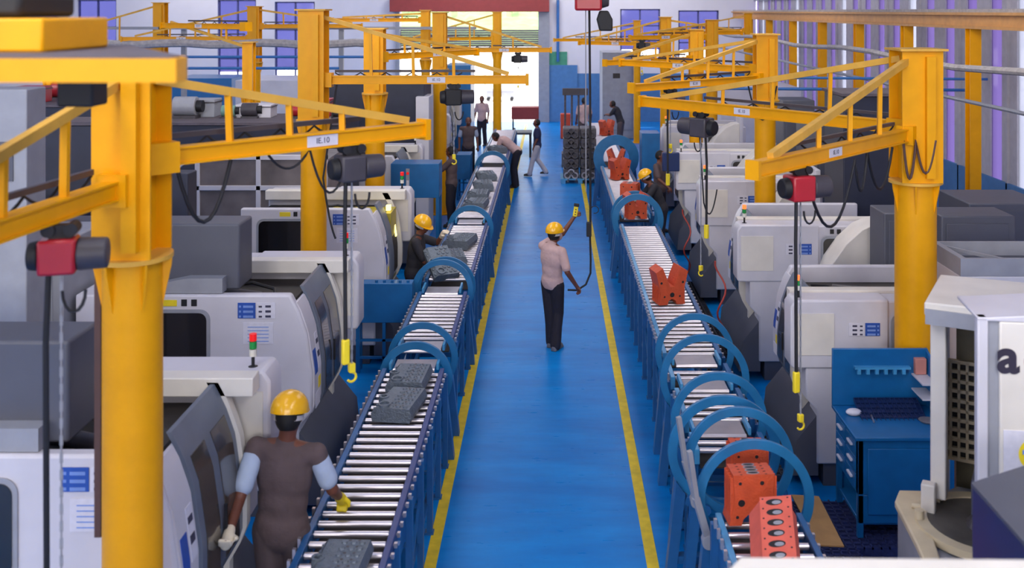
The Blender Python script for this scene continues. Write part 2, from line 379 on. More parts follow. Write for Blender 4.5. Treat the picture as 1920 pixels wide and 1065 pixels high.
# ================================================================== JIB CRANES
def jib(x, y, label, arms, hb=3.27, ht=4.28, r=.155, ym=YEL, sign=True, name='jib_crane', bs=1):
    t = thing(name, label, 'crane', (x, y, 0), 0, 'yellow jib cranes')
    MB().cone((0, 0, .02), (0, 0, hb), r, n=28).build('column', ym, t)
    MB().cone((0, 0, 0), (0, 0, .02), r*1.7, n=28).build('base_plate', ym, t)
    fl = MB(); fl.cone((0, 0, hb-.012), (0, 0, hb+.012), r+.055, n=32); fl.build('flange', [DUST if False else YELD], t)
    for k in range(6):
        g = MB(Matrix.Rotation(k*PI/3+.2, 4, 'Z')); g.prism([(r-.01, hb-.32), (r-.01, hb-.012), (r+.05, hb-.012), (r+.045, hb-.06)], -.006, .006)
        g.build('gusset', ym, t)
    m = MB(); w_ = r*1.0
    m.box(-w_, w_, -w_, -w_+.016, hb+.012, ht); m.box(-w_, w_, w_-.016, w_, hb+.012, ht); m.box(-.045, .045, -w_+.016, w_-.016, hb+.012, ht)
    m.box(w_-.1, w_-.08, -w_+.016, w_-.016, hb+.012, ht); m.box(-w_+.08, -w_+.1, -w_+.016, w_-.016, hb+.012, ht)
    m.box(.02, .1, -w_-.05, -w_, hb+.06, ht-.05)
    m.build('mast', ym, t)
    MB().box(-w_-.03, w_+.03, -w_-.05, w_+.04, ht, ht+.02).build('cap_plate', YELD, t)
    for (ex, ey, eh, ah) in arms:
        a = Vector((0, 0, ah)); e = Vector((ex-x, ey-y, eh)); d = (e-a); L = d.length; d.normalize()
        a = a+d*(w_*.9)
        hz = Vector((d.x, d.y, 0)).normalized(); sd_ = Vector((-hz.y, hz.x, 0))
        ib = MB(); ib.bar(a+Vector((0, 0, .045*bs)), e+Vector((0, 0, .045*bs)), .085, .012); ib.bar(a-Vector((0, 0, .045*bs)), e-Vector((0, 0, .045*bs)), .085, .012); ib.bar(a, e, .05, .085*bs)
        ib.build('arm', ym, t)
        hb_ = MB(); c = a+d*.02; hb_.bar(c-d*.10, c+d*.07, .16, .17); hb_.build('hinge_block', ym, t)
        MB().bar(e-d*.02, e+d*.02, .11, .14).build('end_stop', ym, t)
        top = Vector((0, 0, ht-.08))+hz*(w_*.8); low = a+d*(L*.86)+Vector((0, 0, .07))
        MB().bar(top, low, .045*bs, .05*bs).build('tie_bar', YELD, t)
        for q in (.25, .48, .7):
            p0 = a+d*(L*.86*q)+Vector((0, 0, .05)); p1 = top.lerp(low, q)
            MB().bar(p0, p1, .035, .035).build('strut', ym, t)
        # festoon track beside the arm with dark trolleys
        off = sd_*(.10 if (sd_.x*x+sd_.y*y) > 0 else -.10)+Vector((0, 0, .10))
        MB().bar(a+off+d*.1, a+off+d*(L*.7), .03, .03).build('festoon_track', HGR, t)
        fc = MB(); N = 5
        pts = []
        for i in range(N*6+1):
            s_ = i/(N*6); pts.append(a+off+d*(.1+L*.6*s_)-Vector((0, 0, .02+.06*abs(math.sin(s_*PI*N)))))
        fc.tube(pts, .008, 6); fc.build('festoon_cable', BLK, t)
        if sign:
            for sg in (1, -1):
                c = a+d*(L*.52)+sd_*sg*.0285; p = MB(); p.bar(c-d*.11, c+d*.11, .005, .07)
                pl = p.build('name_plate', PPR, t)
                up = Vector((0, 0, 1)); nrm = sd_*sg; xax = up.cross(nrm).normalized()
                R = Matrix((xax, nrm.cross(xax), nrm)).transposed().to_4x4()
                textmesh('lettering', 'IE.10', .05, INK, pl, Matrix.Translation(c+nrm*.0035)@R, .0008)
    return t
jib(-2.27, 5.5, 'nearest yellow jib crane, thick column in front of the white machine at left', [(-.87, 6.93, 3.79, 3.79), (-2.48, 3.1, 3.66, 3.66)], ht=4.3)
jib(-2.88, 12.3, 'yellow jib crane between the second and third white machines at left', [(-.29, 12.35, 3.76, 3.76)], ht=4.6)
jib(-2.83, 16.3, 'yellow jib crane rising just left of the high blue cabinet', [(-1.35, 18.4, 3.85, 3.85)], ht=4.3)
jib(-2.52, 23, 'fourth yellow jib crane up the left side, arm ending in front of the big door', [(0, 23.2, 3.7, 3.7)], ht=4.55)
jib(-1.75, 33, 'far yellow jib crane standing dark against the bright doorway', [(-4.6, 31.5, 3.7, 3.7)], ht=4.55, r=.14)
jib(-3.4, 27.5, 'yellow jib crane just left of the bright doorway', [(-5.8, 27, 4.35, 4.35)], ht=4.6, r=.12)
jib(3.40, 9.45, 'nearest yellow jib crane on the right, rising behind the blue tool cart', [(1.447, 7.25, 3.46, 3.46), (1.11, 12.32, 3.50, 3.50)], hb=3.01, ht=4.23, r=.187, bs=1.2)
jib(3.17, 15, 'second yellow jib crane on the right, past the red hoist', [(1.04, 13.1, 3.6, 3.6), (1.2, 17.2, 3.72, 3.72)], ht=4.24)
jib(3.0, 20.95, 'third yellow jib crane on the right, above the white machines', [(1.03, 19.4, 3.6, 3.6)], ht=4.2, r=.14)
jib(4.0, 25.2, 'yellow jib crane just right of the third one on the right', [(1.9, 24.4, 3.95, 3.95)], ht=4.36, r=.14)
jib(3.05, 27, 'yellow jib crane in front of the right back wall windows', [(.8, 28.5, 3.7, 3.7), (5.2, 27.6, 4.0, 4.0)], ht=4.42, r=.14)
jib(3.0, 35.3, 'farthest yellow jib crane on the right, arm over the aisle', [(.1, 34.5, 3.6, 3.6)], ht=4.25, r=.12)
jib(7.0, 36, 'yellow jib crane by the far right corner of the hall', [(4.3, 36, 3.9, 3.9)], ht=4.5, r=.12)
jib(-10.4, 27, 'yellow jib crane in the far left bay, top left between the windows', [(-14.2, 25.5, 3.55, 3.55)], ht=4.8, r=.15)
jib(-7.6, 26, 'yellow jib crane in front of the blue window at upper left', [(-10.6, 25, 3.9, 3.9), (-5.0, 26.8, 4.2, 4.2)], ht=4.7, r=.15)
jib(-9.9, 20, 'shadowed slim yellow crane column at far left behind the long sloping tie bar', [(-12.3, 19, 3.5, 3.5)], ht=4.3, r=.085)
jib(-5.66, 19, 'yellow crane column rising behind the long arm of the nearest left crane', [(-7.9, 20.6, 4.3, 4.3)], ht=4.0, hb=3.0, r=.1)
# crane head close to the camera, upper left
t = thing('crane_head', 'broad yellow crane arm plate with dusty dark top, nearest in the upper left corner', 'crane', (-2.9, 3.6, 0))
def q_(pts): return [(a+2.9, b-3.6) for a, b in pts]
MB().cone((0, 0, 0), (0, 0, 4.387), .155, n=28).build('column', YEL, t)
pl = q_([(-3.4, 3.0), (-1.11, 3.0), (-1.12, 3.12), (-1.69, 4.1), (-3.4, 4.1)])
MB().prism(pl, 4.387, 4.458, 'z').build('arm_plate', YEL, t)
pl2 = q_([(-3.39, 3.01), (-1.13, 3.01), (-1.14, 3.12), (-1.70, 4.09), (-3.39, 4.09)])
MB().prism(pl2, 4.458, 4.462, 'z').build('dust_cover', DUST, t)
MB().box(.2, 1.22, -.25, .25, 4.462, 4.575).build('gear_housing', YEL, t, bevel=.01)
MB().box(.5, 1.12, -.2, .2, 4.577, 4.66).build('motor', BLK, t, bevel=.02)
MB().box(.85, 1.0, .6, .75, 4.2, 4.387).build('limit_switch', BLK, t, bevel=.01)
t = thing('control_post', 'grey upright cabinet post at the far left edge below the crane plate', 'cabinet', (-4.2, 7.88, 0))
MB().box(-.2, .2, -.15, .15, 0, 4.0).build('body', GRYL, t, bevel=.01); MB().box(-.1, .1, -.16, -.15, 3.3, 3.6).build('panel', GRY, t)

# ================================================================== HOISTS
def hoist(p, label, body, drop, pend=None, rz=0, bag=False, s=1, hook=True):
    t = thing('chain_hoist', label, 'hoist', p, rz, 'chain hoists on the jib cranes')
    MB().box(-.05, .05, -.03, .03, -.06, 0).cone((-.05, -.05, -.02), (-.05, .05, -.02), .03).cone((.05, -.05, -.02), (.05, .05, -.02), .03).build('trolley', BLK, t)
    MB().box(-.09*s, .07*s, -.075*s, .075*s, -.06-.16*s, -.06).build('gearbox', body, t, bevel=.015)
    MB().cone((.07*s, 0, -.06-.08*s), (.2*s, 0, -.06-.08*s), .075*s, .07*s, 20).build('motor', HGR, t, bevel=.01)
    MB().cone((-.14*s, 0, -.06-.08*s), (-.09*s, 0, -.06-.08*s), .06*s, .07*s, 20).build('brake_cover', BLK, t, bevel=.01)
    if bag: MB().cone((.02, -.02, -.42), (.02, -.02, -.22), .06, .08, 12).build('chain_bag', BLK, t)
    z0 = -.06-.16*s
    ch = MB(); zz = z0; i = 0
    step = .03 if drop < 1.6 else .04
    while zz > z0-drop:
        if i % 2: ch.box(-.007, .007, -.003, .003, zz-step*1.2, zz)
        else: ch.box(-.003, .003, -.007, .007, zz-step*1.2, zz)
        zz -= step; i += 1
    ch.build('chain', GRYL, t)
    if hook:
        MB().box(-.02, .02, -.02, .02, zz-.06, zz).build('hook_block', LYEL, t, bevel=.006)
        MB().tube([Vector((.03*math.sin(a), 0, zz-.09-.03*math.cos(a)+0)) for a in [PI*.95-i*.5 for i in range(9)]], .008, 8).build('hook', LYEL, t)
    if pend:
        MB().tube([(-.05, -.02, z0), (-.06, -.03, z0-.3), (-.055, -.03, z0-pend)], .014, 8).build('control_cable', BLK, t)
        MB().box(-.08, -.03, -.05, -.01, z0-pend-.16, z0-pend).build('pendant_control', LYEL, t, bevel=.01)
    lp = MB(); lp.tube([Vector((.06+.05*math.cos(a), -.03, z0-.08+.10*math.sin(a))) for a in [i*PI/8 for i in range(8, 17)]], .008, 6); lp.build('cable_loop', BLK, t)
    return t
p = W(115, 432, 4.72); hoist((p.x, p.y, 3.66-.055), 'red chain hoist with dark motor hanging at the left edge, nearest of all hoists', RED, 1.9, 1.7, rz=.25, s=1.02)
hoist((-1.28, 6.51, 3.79-.055), 'dark grey chain hoist on the nearest left crane arm', HGR, 1.15, 1.0, rz=.6, s=1.05)
p = Vector((1.914, 7.77, 3.46-.06)); hoist(p, 'red chain hoist under the arm of the nearest right crane', RED, 1.62, 1.3, rz=.3, s=1.2)
hoist((1.71, 11.56, 3.50-.06), 'dark hoist under the far arm of the nearest right crane', HGR, 1.45, 1.0, rz=2.4, s=1.35)
hoist((-1.18, 12.33, 3.76-.055), 'black hoist below the level arm of the second left crane', BLK, .6, None, rz=.2, s=1.2)
hoist((-.75, 23.12, 3.7-.055), 'small black hoist below the arm in front of the big doorway', BLK, .5, None, s=1.1)
hoist((2.2, 24.5, 3.95-.055), 'small dark hoist on a distant right crane arm', BLK, .5, None, s=1.0)
hoist((1.6, 13.58, 3.6-.055), 'dark hoist near the end of the second right crane arm', BLK, .5, .9, rz=.4, s=1.0)
t = [o for o in bpy.data.objects if o.name == 'jib_crane'][0]
MB().box(-.20, -.165, -.02, .03, 1.75, 3.2).build('cable_duct', BRN, t)
t = thing('aisle_hoist', 'red chain hoist at the top edge of the photo above the standing man', 'hoist', (.5, 14, 5.1))
MB().box(-.17, .2, -.14, .14, -.5, -.17).build('gearbox', RED, t, bevel=.03)
MB().box(-.06, .06, -.05, .05, -.17, 0).build('trolley', BLK, t)
MB().cone((.2, 0, -.34), (.3, 0, -.34), .13, .1, 20).build('motor', HGR, t, bevel=.01)
MB().prism([(.13, -.62), (.17, -.78), (.35, -.78), (.35, -.62), (.29, -.5), (.17, -.5)], -.07, .07).build('chain_bag', BLK, t, bevel=.02)
MB().tube([(.03, 0, -.5), (.04, -.01, -1.6), (.045, 0, -3.2), (.045, 0, -3.45)], .016, 8).build('control_cable', BLK, t)
MB().tube([(-.02, 0, -.5), (-.015, 0, -3.0)], .008, 6).build('chain', GRYL, t)
MB().box(-.01, .06, -.03, .03, -3.62, -3.42).build('cable_joint', BLK, t, bevel=.01)
MB().tube([(.05, 0, -3.3)]+[(.105+.055*math.cos(a), 0, -3.25+.05*math.sin(a)) for a in [PI-i*.5 for i in range(11)]], .006, 6).build('cable_curl', BLK, t)
MB().tube([(.04, 0, -3.6), (.05, 0, -3.95), (.045, -.02, -4.12), (-.02, -.05, -4.27), (-.14, -.08, -4.34), (-.27, -.1, -4.33)], .014, 8).build('control_lead', BLK, t)

# ================================================================== MACHINING CENTRES
PROF = [(-.12, .25), (-.12, .84), (0, .97), (0, 1.32), (-.05, 1.68), (-.12, 1.88), (-.2, 2.03)]
def prof_at(z):
    for (x0, z0), (x1, z1) in zip(PROF, PROF[1:]):
        if z0 <= z <= z1: return x0+(x1-x0)*(z-z0)/(z1-z0)
    return PROF[-1][0]
def shell(mb, y0, y1, z0, z1, off, th=.02, n=14):
    zs = [z0+(z1-z0)*i/n for i in range(n+1)]; out = [(prof_at(z)+off, z) for z in zs]; inn = [(prof_at(z)+off-th, z) for z in zs][::-1]
    return mb.prism(out+inn, y0, y1)
def decals(t, y, sgn, x0, z1, paper=True):
    ya, yb = (y-.006, y) if sgn < 0 else (y, y+.006)
    yp, yq = (y-.008, y-.006) if sgn < 0 else (y+.006, y+.008)
    k = MB().box(x0, x0+.16, ya, yb, z1-.14, z1).build('blue_plate', DBLU, t)
    pr = MB()
    for i in range(3):
        z = z1-.03-.045*i; pr.box(x0+.012, x0+.03, yp, yq, z-.012, z+.006); pr.box(x0+.05, x0+.14, yp, yq, z-.014, z+.006)
    pr.build('print', DLBL, k)
    k = MB().box(x0+.17, x0+.34, ya, yb, z1-.14, z1).build('white_plate', PPR, t)
    pr = MB()
    for i in range(3):
        z = z1-.03-.045*i; pr.box(x0+.19, x0+.22, yp, yq, z-.012, z+.004); pr.box(x0+.25, x0+.30, yp, yq, z-.012, z+.008)
    pr.build('print', INK, k)
    if paper:
        k = MB().box(x0+.05, x0+.32, ya, yb, z1-.37, z1-.18).build('paper_notice', PPR, t)
        pr = MB()
        for i in range(5): pr.box(x0+.09, x0+.28, yp, yq, z1-.35+i*.032, z1-.343+i*.032)
        pr.build('print', DLBL, k)
def machine(label, loc, rz=0, s=1, cab=True, door_open=False, right=False, depth=-1.87, cover=True):
    t = thing('machining_centre', label, 'machine', loc, rz, 'white machining centres'); t.scale = (s, s, s)
    full = PROF+[(depth, 2.03), (depth, .25)]
    low = [p for p in PROF if p[1] < 1.8]+[(-.09, 1.8), (depth+.02, 1.8), (depth+.02, .25)]
    MB().prism(full, 0, .1).build('side_panel', WHT, t, bevel=.02)
    MB().prism(low, .1, 1.2).build('body', WHT, t)
    MB().prism(full, 1.3, 1.62).build('rear_housing', WHT, t, bevel=.02)
    MB().box(depth+.05, -.2, .05, 1.58, 0, .25).build('base', GRY, t)
    MB().prism([(-.14, .12), (-.14, .8), (.10, .5), (.14, .12)], .02, 1.6).build('chip_tray', GRY, t)
    MB().box(depth+.04, -.3, .1, 1.3, 1.8, 1.83).build('roof_pan', DARK, t)
    MB().box(depth, .10, 1.14, 1.3, 1.93, 2.06).build('ledge', WHT2, t, bevel=.008)
    # front: control strip, sliding door with two dark panes, arc frame
    c = MB(); shell(c, .04, .32, .95, 1.95, .012); cp = c.build('control_strip', WHT, t)
    for (z0, z1, y0, y1, m_) in ((1.28, 1.5, .07, .17, DBLU), (1.3, 1.62, .2, .29, PPR), (1.12, 1.22, .2, .28, LYEL), (.97, 1.1, .08, .25, PPR)):
        c = MB(); shell(c, y0, y1, z0, z1, .016, .004, 4); c.build('sticker', m_, cp)
    c = MB(); shell(c, .21, .28, 1.4, 1.45, .019, .004, 2); shell(c, .21, .28, 1.52, 1.56, .019, .004, 2); c.build('print', INK, cp)
    if not door_open:
        c = MB(); shell(c, .34, 1.14, .86, 2.02, .03, .03); dr = c.build('sliding_door', GRYD, t)
        for y0, y1 in ((.42, .66), (.78, 1.06)):
            g = MB(); zz = [(1.02, 0), (1.1, .05), (1.72, .05), (1.84, 0)]
            shell(g, y0, y1, 1.02, 1.84, .036, .01); g.build('door_pane', SMK, dr)
        h = MB(); h.bar((.05, .72, 1.2), (.05, .72, 1.4), .02, .02); h.build('door_handle', BLK, dr)
    else:
        c = MB(); shell(c, .34, .62, .86, 2.02, .03, .03); dr = c.build('sliding_door', GRYD, t)
        MB().box(-.9, -.02, .64, 1.12, .9, 1.84).build('work_chamber', OLIV, t)
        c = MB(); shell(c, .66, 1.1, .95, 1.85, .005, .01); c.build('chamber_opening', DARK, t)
        c = MB(); c.box(-.10, -.04, .72, .8, 1.86, 1.93); c.build('work_lamp', WORK, t)
        c = MB(); shell(c, .98, 1.06, 1.45, 1.75, .02, .012); c.build('lit_chamber_strip', WORK, t)  # glowing strip stands in for lamplight on the chamber wall
    c = MB(); shell(c, 1.14, 1.22, .3, 2.03, .06, .08); c.build('arc_frame', WHT2, t)
    # hanging side console with stack light
    cb = MB().prism([(-.9, 1.30), (.15, 1.30), (.17, 1.34), (.17, 1.97), (.12, 2.045), (-.9, 2.045)], 1.32, 1.64).build('side_console', WHT, t, bevel=.02)
    MB().box(-.3, .12, 1.64 if right else 1.31, 1.65 if right else 1.32, 1.45, 1.9).build('console_panel', WHT2, cb)
    sx, sy = (.05, 1.5) if right else (.02, 1.42)
    p = MB().cone((sx, sy, 2.045), (sx, sy, 2.12), .012, n=10).cone((sx, sy, 2.045), (sx, sy, 2.05), .035, .02, n=12).build('stack_light', BLK, t)
    for i, m_ in enumerate((LWHT, LGRN, LORG if right else LRED)):
        MB().cone((sx, sy, 2.12+.055*i), (sx, sy, 2.17+.055*i), .026, n=14).build('lamp_segment', m_, p)
    # near side window and writing
    for y, sg in ((0, -1), (1.642, 1)):
        if (sg > 0) != right and not (sg < 0): continue
        if sg > 0 and not right: continue
        if sg < 0 and right: continue
        fr = MB().prism(rrect(-1.66, -.92, 1.30, 1.90, .09), y-.012 if sg < 0 else y, y if sg < 0 else y+.012).build('side_window', GRYL, t)
        MB().prism(rrect(-1.63, -.95, 1.33, 1.87, .07), y-.018 if sg < 0 else y+.012, y-.012 if sg < 0 else y+.018).build('window_pane', DGLS, fr)
        decals(t, y, sg, -.67 if sg < 0 else -.80, 1.96 if sg < 0 else 1.80, sg < 0)
        a_, b_ = (y-.006, y) if sg < 0 else (y, y+.006)
        MB().box(-1.36, -1.22, a_, b_, 1.93, 1.985).build('yellow_plate', LYEL, t)
        for q in (-1.18, -1.09): MB().box(q, q+.05, a_, b_, 1.93, 1.99).build('warning_mark', BLK, t)
    if cab:
        g = MB().box(depth-.8, -.70, .15, .55, 2.035, 2.64).build('top_cabinet', GRY, t, bevel=.02)
        MB().prism([(-1.5, 2.035), (-1.5, 2.1), (-1.15, 2.17), (-.82, 2.17), (-.82, 2.035)], .03, .15).build('cabinet_step', GRYL, g)
    if right and cover:
        MB().prism([(-.86, 1.1), (-.86, 1.42), (-.95, 1.66), (-1.12, 1.9), (-1.32, 2.08), (-1.5, 2.16), (-1.62, 2.17), (-1.62, 1.1)], 1.645, 2.1).build('spindle_cover', WHT2, t, bevel=.01)
        MB().box(-1.70, -1.62, 1.645, 2.12, 1.0, 2.3).build('cover_frame', WHT, t, bevel=.006)
    rf = MB(); rf.cone((-.6, .5, 1.86), (-1.1, .7, 1.86), .06, n=12); rf.build('roof_motor', HGR, t)
    rf = MB(); rf.tube([(-.4, .3, 1.85), (-.5, .6, 1.92), (-.8, .9, 1.9), (-1.3, .8, 1.86)], .018, 6); rf.build('roof_hose', BLK, t)
    return t
LXm = -2.16
machine('nearest white machining centre at left, touched by the worker in the taupe shirt', (LXm, 5.86, 0))
machine('second white machining centre at left, right behind the first yellow column', (LXm, 9.16, 0))
machine('third white machining centre at left, door open on a yellow lit chamber', (LXm, 13.15, 0), cab=False, door_open=True)
machine('fourth white machining centre at left, behind the high blue cabinet', (LXm-.45, 17.95, 0), cab=False)
machine('fifth white machining centre at left, small in the distance', (LXm-.5, 23.6, 0), cab=False)
machine('sixth white machining centre at left, farthest, near the doorway', (LXm-.6, 27.85, 0), cab=False)
for lab, z0, xx, sc_ in (('nearest white machining centre on the right, behind the blue tool cart', 9.75, 2.46, .885),
                    ('second white machining centre on the right, with big rounded flank', 12.55, 2.47, .95),
                    ('third white machining centre on the right, beyond the dark hoist', 15.8, 2.47, .95),
                    ('fourth white machining centre on the right, small, under the crane arms', 18.95, 2.5, .95),
                    ('fifth white machining centre on the right, farthest', 23.2, 2.7, .95)):
    machine(lab, (xx, z0+1.65*sc_, 0), PI, sc_, cab=False, right=True, cover=z0 > 10)

# grey and navy cabinets behind the rows
def cab(name, label, x0, x1, y0, y1, z, m, door=True, panel=None, top=None, z0=0, cat='cabinet'):
    t = thing(name, label, cat, ((x0+x1)/2, (y0+y1)/2, z0)); hx = (x1-x0)/2; hy = (y1-y0)/2; z = z-z0
    MB().box(-hx, hx, -hy, hy, 0, z).build('body', m, t, bevel=.015)
    if door:
        n = max(1, round(2*hx/.8))
        for i in range(n):
            a = -hx+.05+(2*hx-.1)*i/n; b_ = -hx+.05+(2*hx-.1)*(i+1)/n-.03
            d = MB().box(a, b_, -hy-.015, -hy, .1*z, z-.08).build('cabinet_door', m, t, bevel=.006)
            MB().box(b_-.08, b_-.05, -hy-.04, -hy-.015, z*.62, z*.62+.14).build('door_handle', BLK, d)
    if panel: MB().box(-hx*.35, hx*.1, -hy-.02, -hy, z*panel, z*panel+.18).build('switch_panel', DARK, t)
    if top: MB().box(-hx-.03, hx+.03, -hy-.03, hy+.03, z, z+.04).build('top_plate', top, t)
    return t
cab('electrical_cabinet', 'tall grey cabinet behind the nearest yellow column on the right', 3.78, 4.5, 11.5, 12.02, 2.3, GRY, panel=.72)
cab('electrical_cabinet', 'big grey enclosure behind the right machines, left of the nearest right column', 4.4, 6.0, 16.8, 18.2, 2.8, GRY)
cab('electrical_cabinet', 'grey cabinet right of the nearest yellow column on the right', 4.2, 5.0, 10.9, 11.42, 2.39, GRY, panel=.55)
cab('electrical_cabinet', 'grey cabinet at the right edge below the blue pipe', 5.2, 6.2, 12.6, 13.6, 2.2, GRY)
cab('electrical_cabinet', 'grey slim cabinet seen between the arms of the right cranes', 4.4, 5.0, 19.2, 20, 2.9, GRY, panel=.55)
cab('machine_roof_housing', 'navy flat housing high behind the second right crane', 4.1, 5.0, 14.2, 15.2, 3.4, NAVY, door=False, top=DUST)
cab('machine_roof_housing', 'long navy housing with dusty top behind the third left machine', -7.6, -3.35, 16.3, 17.7, 2.76, NAVY, door=False, top=DUST)
cab('machine_roof_housing', 'navy housing strip behind the third left crane column', -4.6, -2.6, 20.8, 22, 3.15, NAVY, door=False, top=DUST)
cab('machine_roof_housing', 'tall navy housing behind the sloping tie bar at left', -7.4, -4.6, 11.5, 12.0, 3.3, NAVY, door=False, top=DUST)
cab('machine_roof_housing', 'navy slim housing right of the nearest left crane mast', -4.45, -4.12, 11.5, 11.8, 2.75, NAVY, door=False)
cab('control_cubicle', 'light grey double cubicle at the left edge behind the red hoist', -4.95, -3.9, 8.1, 8.9, 2.75, GRYL)
cab('parts_washer', 'white cabinet between the grey cubicle and the nearest left column', -3.85, -3.6, 8.2, 8.8, 2.3, WHT, door=False)
cab('electrical_cabinet', 'large grey cabinet at the far left behind the first machine', -6.6, -5.05, 9.9, 10.8, 2.6, GRY)
cab('distant_machine', 'white tall machine panel beyond the third left crane', -3.2, -2.7, 25.4, 26.9, 2.85, WHT, door=False, cat='machine')
cab('distant_machine', 'slim white upright panel right of the third left column', -2.75, -2.48, 20.6, 21.4, 2.85, WHT, door=False, cat='machine')
cab('distant_machine', 'blue machine cabinet behind the small group of workers at left', -3.1, -2.35, 29.7, 31.2, 3.0, BLUC, door=False, cat='machine')
cab('distant_machine', 'grey machine tower at the far end of the right row', 1.85, 3.0, 36.4, 38.5, 3.1, GRYL, panel=.7, cat='machine')
cab('distant_machine', 'white machine block far back in the left bay', -9.5, -6.5, 30.5, 33, 2.5, WHT, door=False, cat='machine')
cab('distant_machine', 'pale machine block far back at the left edge', -17.5, -13.5, 31, 33, 2.2, WHT2, door=False, cat='machine')
cab('distant_machine', 'blue machine far back in the left bay beneath the window', -12.4, -10.4, 33, 35, 2.4, BLUC, door=False, cat='machine')
cab('distant_machine', 'white machine behind the far right crane columns', 4.6, 6.8, 27.5, 30, 2.5, WHT, door=False, cat='machine')
# glazed white framed enclosure
t = thing('glazed_enclosure', 'white framed enclosure with dull panes and rounded corner behind the second left machine', 'enclosure', (-4.5, 14.95, 0))
x0, x1 = -.75, 1.2
MB().box(x0, x1, .05, 1.2, 0, 2.4).build('body', mat('enclosure_inner', (128, 124, 128), .5, var=.2), t)
f = MB()
for q in (x0, .15, x1-.07): f.box(q, q+.07, -.02, .05, .3, 2.47)
for z in (.3, 1.4, 1.95, 2.4): f.box(x0, x1, -.02, .05, z, z+.07)
f.build('frame', WHT, t, bevel=.006)
MB().ring((x0+.02, .015, 2.03), .44, .35, .07, n=24, a0=PI/2, a1=PI).box(x0-.42, x0-.33, -.02, .05, 1.4, 2.03).build('rounded_corner', WHT, t)
for q in ((x0+.07, .15), (.22, x1-.07)):
    MB().box(q[0], q[1], .01, .03, .37, 2.4).build('pane', SMK if False else mat('dull_pane', (120, 112, 112), .25, var=.35, scale=2), t)
# clutter on roofs in the far left bay
bits = [(120, 190, 20, .5, RED, 'red motor unit standing on the dark housing roof at upper left'), (200, 200, 19, .35, GRYL, 'grey gear case on the housing roof at upper left'),
        (350, 205, 17, .5, GRYL, 'grey green pump on the long navy housing'), (430, 212, 15.4, .3, mat('pump_green', (110, 150, 140), .5), 'pale green pump body on the long navy housing'),
        (470, 205, 15.6, .35, HGR, 'dark motor on the long navy housing'), (560, 215, 15.5, .35, RED, 'red motor on the end of the long navy housing'),
        (660, 228, 14.9, .18, BLK, 'small black motor at the right end of the long navy housing')]
for px, py, Y, s_, m_, lab in bits:
    p = W(px, py, Y); base = {20: 2.85, 19: 2.85}.get(Y, 2.8)
    t = thing('roof_motor', lab, 'motor', ((p.x*17/Y if Y < 17.5 else p.x) if px != 660 else -3.6, 17 if Y < 17.5 else Y, base))
    MB().cone((-s_*.4, 0, s_*.4), (s_*.35, 0, s_*.4), s_*.32, n=18).build('housing', m_, t, bevel=.01)
    MB().cone((s_*.35, 0, s_*.4), (s_*.55, 0, s_*.4), s_*.2, n=14).build('end_cap', BLK, t)
    MB().box(-s_*.4, s_*.4, -s_*.3, s_*.3, 0, s_*.1).build('foot', HGR, t)
for x0, x1, yy, lab in ((-10.3, -8.3, 19.6, 'low navy roof under the red motor unit, upper left'),):
    cab('machine_roof_housing', lab, x0, x1, 18.4, 20.6, 2.85, NAVY, door=False, top=DUST)

# ================================================================== CONVEYORS
def conveyor(label, xc, y0, y1, side, hw=.29, h=.95, rail=BLUP, body=BLU, pitch=.14):
    t = thing('roller_conveyor', label, 'conveyor', (xc, y0, 0), 0, 'roller conveyors'); L = y1-y0
    for s_ in (-1, 1):
        MB().box(s_*hw-.022, s_*hw+.022, 0, L, h-.09, h+.035).build('side_rail', rail if s_*side > 0 else BLU, t, bevel=.004)
        MB().box(s_*(hw)-.012, s_*hw+.012, .02, L-.02, h-.30, h-.09).build('side_plate', body, t)
        MB().box(s_*hw-.02, s_*hw+.02, 0, L, .22, .27).build('lower_rail', body, t)
    n = max(2, int(L/.62))
    for i in range(n+1):
        y = .04+(L-.08)*i/n
        for s_ in (-1, 1):
            lg = MB().box(s_*(hw+.035)-.025, s_*(hw+.035)+.025, y-.03, y+.03, .02, h-.02); lg.box(s_*(hw+.03)-.04, s_*(hw+.03)+.04, y-.04, y+.04, 0, .02)
            lg.build('leg', body, t)
    if L > .4:
        br = MB()
        for i in range(n):
            y = .04+(L-.08)*i/n; y2 = .04+(L-.08)*(i+1)/n
            for s_ in (-1, 1):
                if i % 2 == 0: br.bar((s_*(hw+.03), y, .28), (s_*(hw+.03), y2, h-.32), .02, .03)
            br.bar((-hw, y, .24), (hw, y, .24), .03, .03)
        br.build('brace', body, t)
    k = int(L/pitch)
    for i in range(min(k, 99)):
        y = pitch*(i+.5)
        MB().cone((-hw+.03, y, h-.005), (hw-.03, y, h-.005), .0235, n=14).cone((-hw-.045, y, h-.005), (hw+.045, y, h-.005), .009, n=6).box(-hw-.05, -hw-.028, y-.014, y+.014, h-.02, h+.045).box(hw+.028, hw+.05, y-.014, y+.014, h-.02, h+.012).build('roller', STEEL, t)
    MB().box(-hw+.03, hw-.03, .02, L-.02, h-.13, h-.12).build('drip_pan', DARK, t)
    return t
LC, RC = -1.39, 1.495
for a, b_, lab in ((6.3, 10.25, 'nearest section of the left roller conveyor, bare rollers beside the worker in taupe'),
                   (11.2, 13.05, 'left conveyor section between the first two pairs of blue hoops'),
                   (13.7, 17.3, 'left conveyor section in front of the man holding a grey casting'),
                   (17.85, 23.7, 'left conveyor section in the middle distance carrying grey castings'),
                   (24.3, 31, 'farthest section of the left roller conveyor')):
    conveyor(lab, LC, a, b_, 1, pitch=.14)
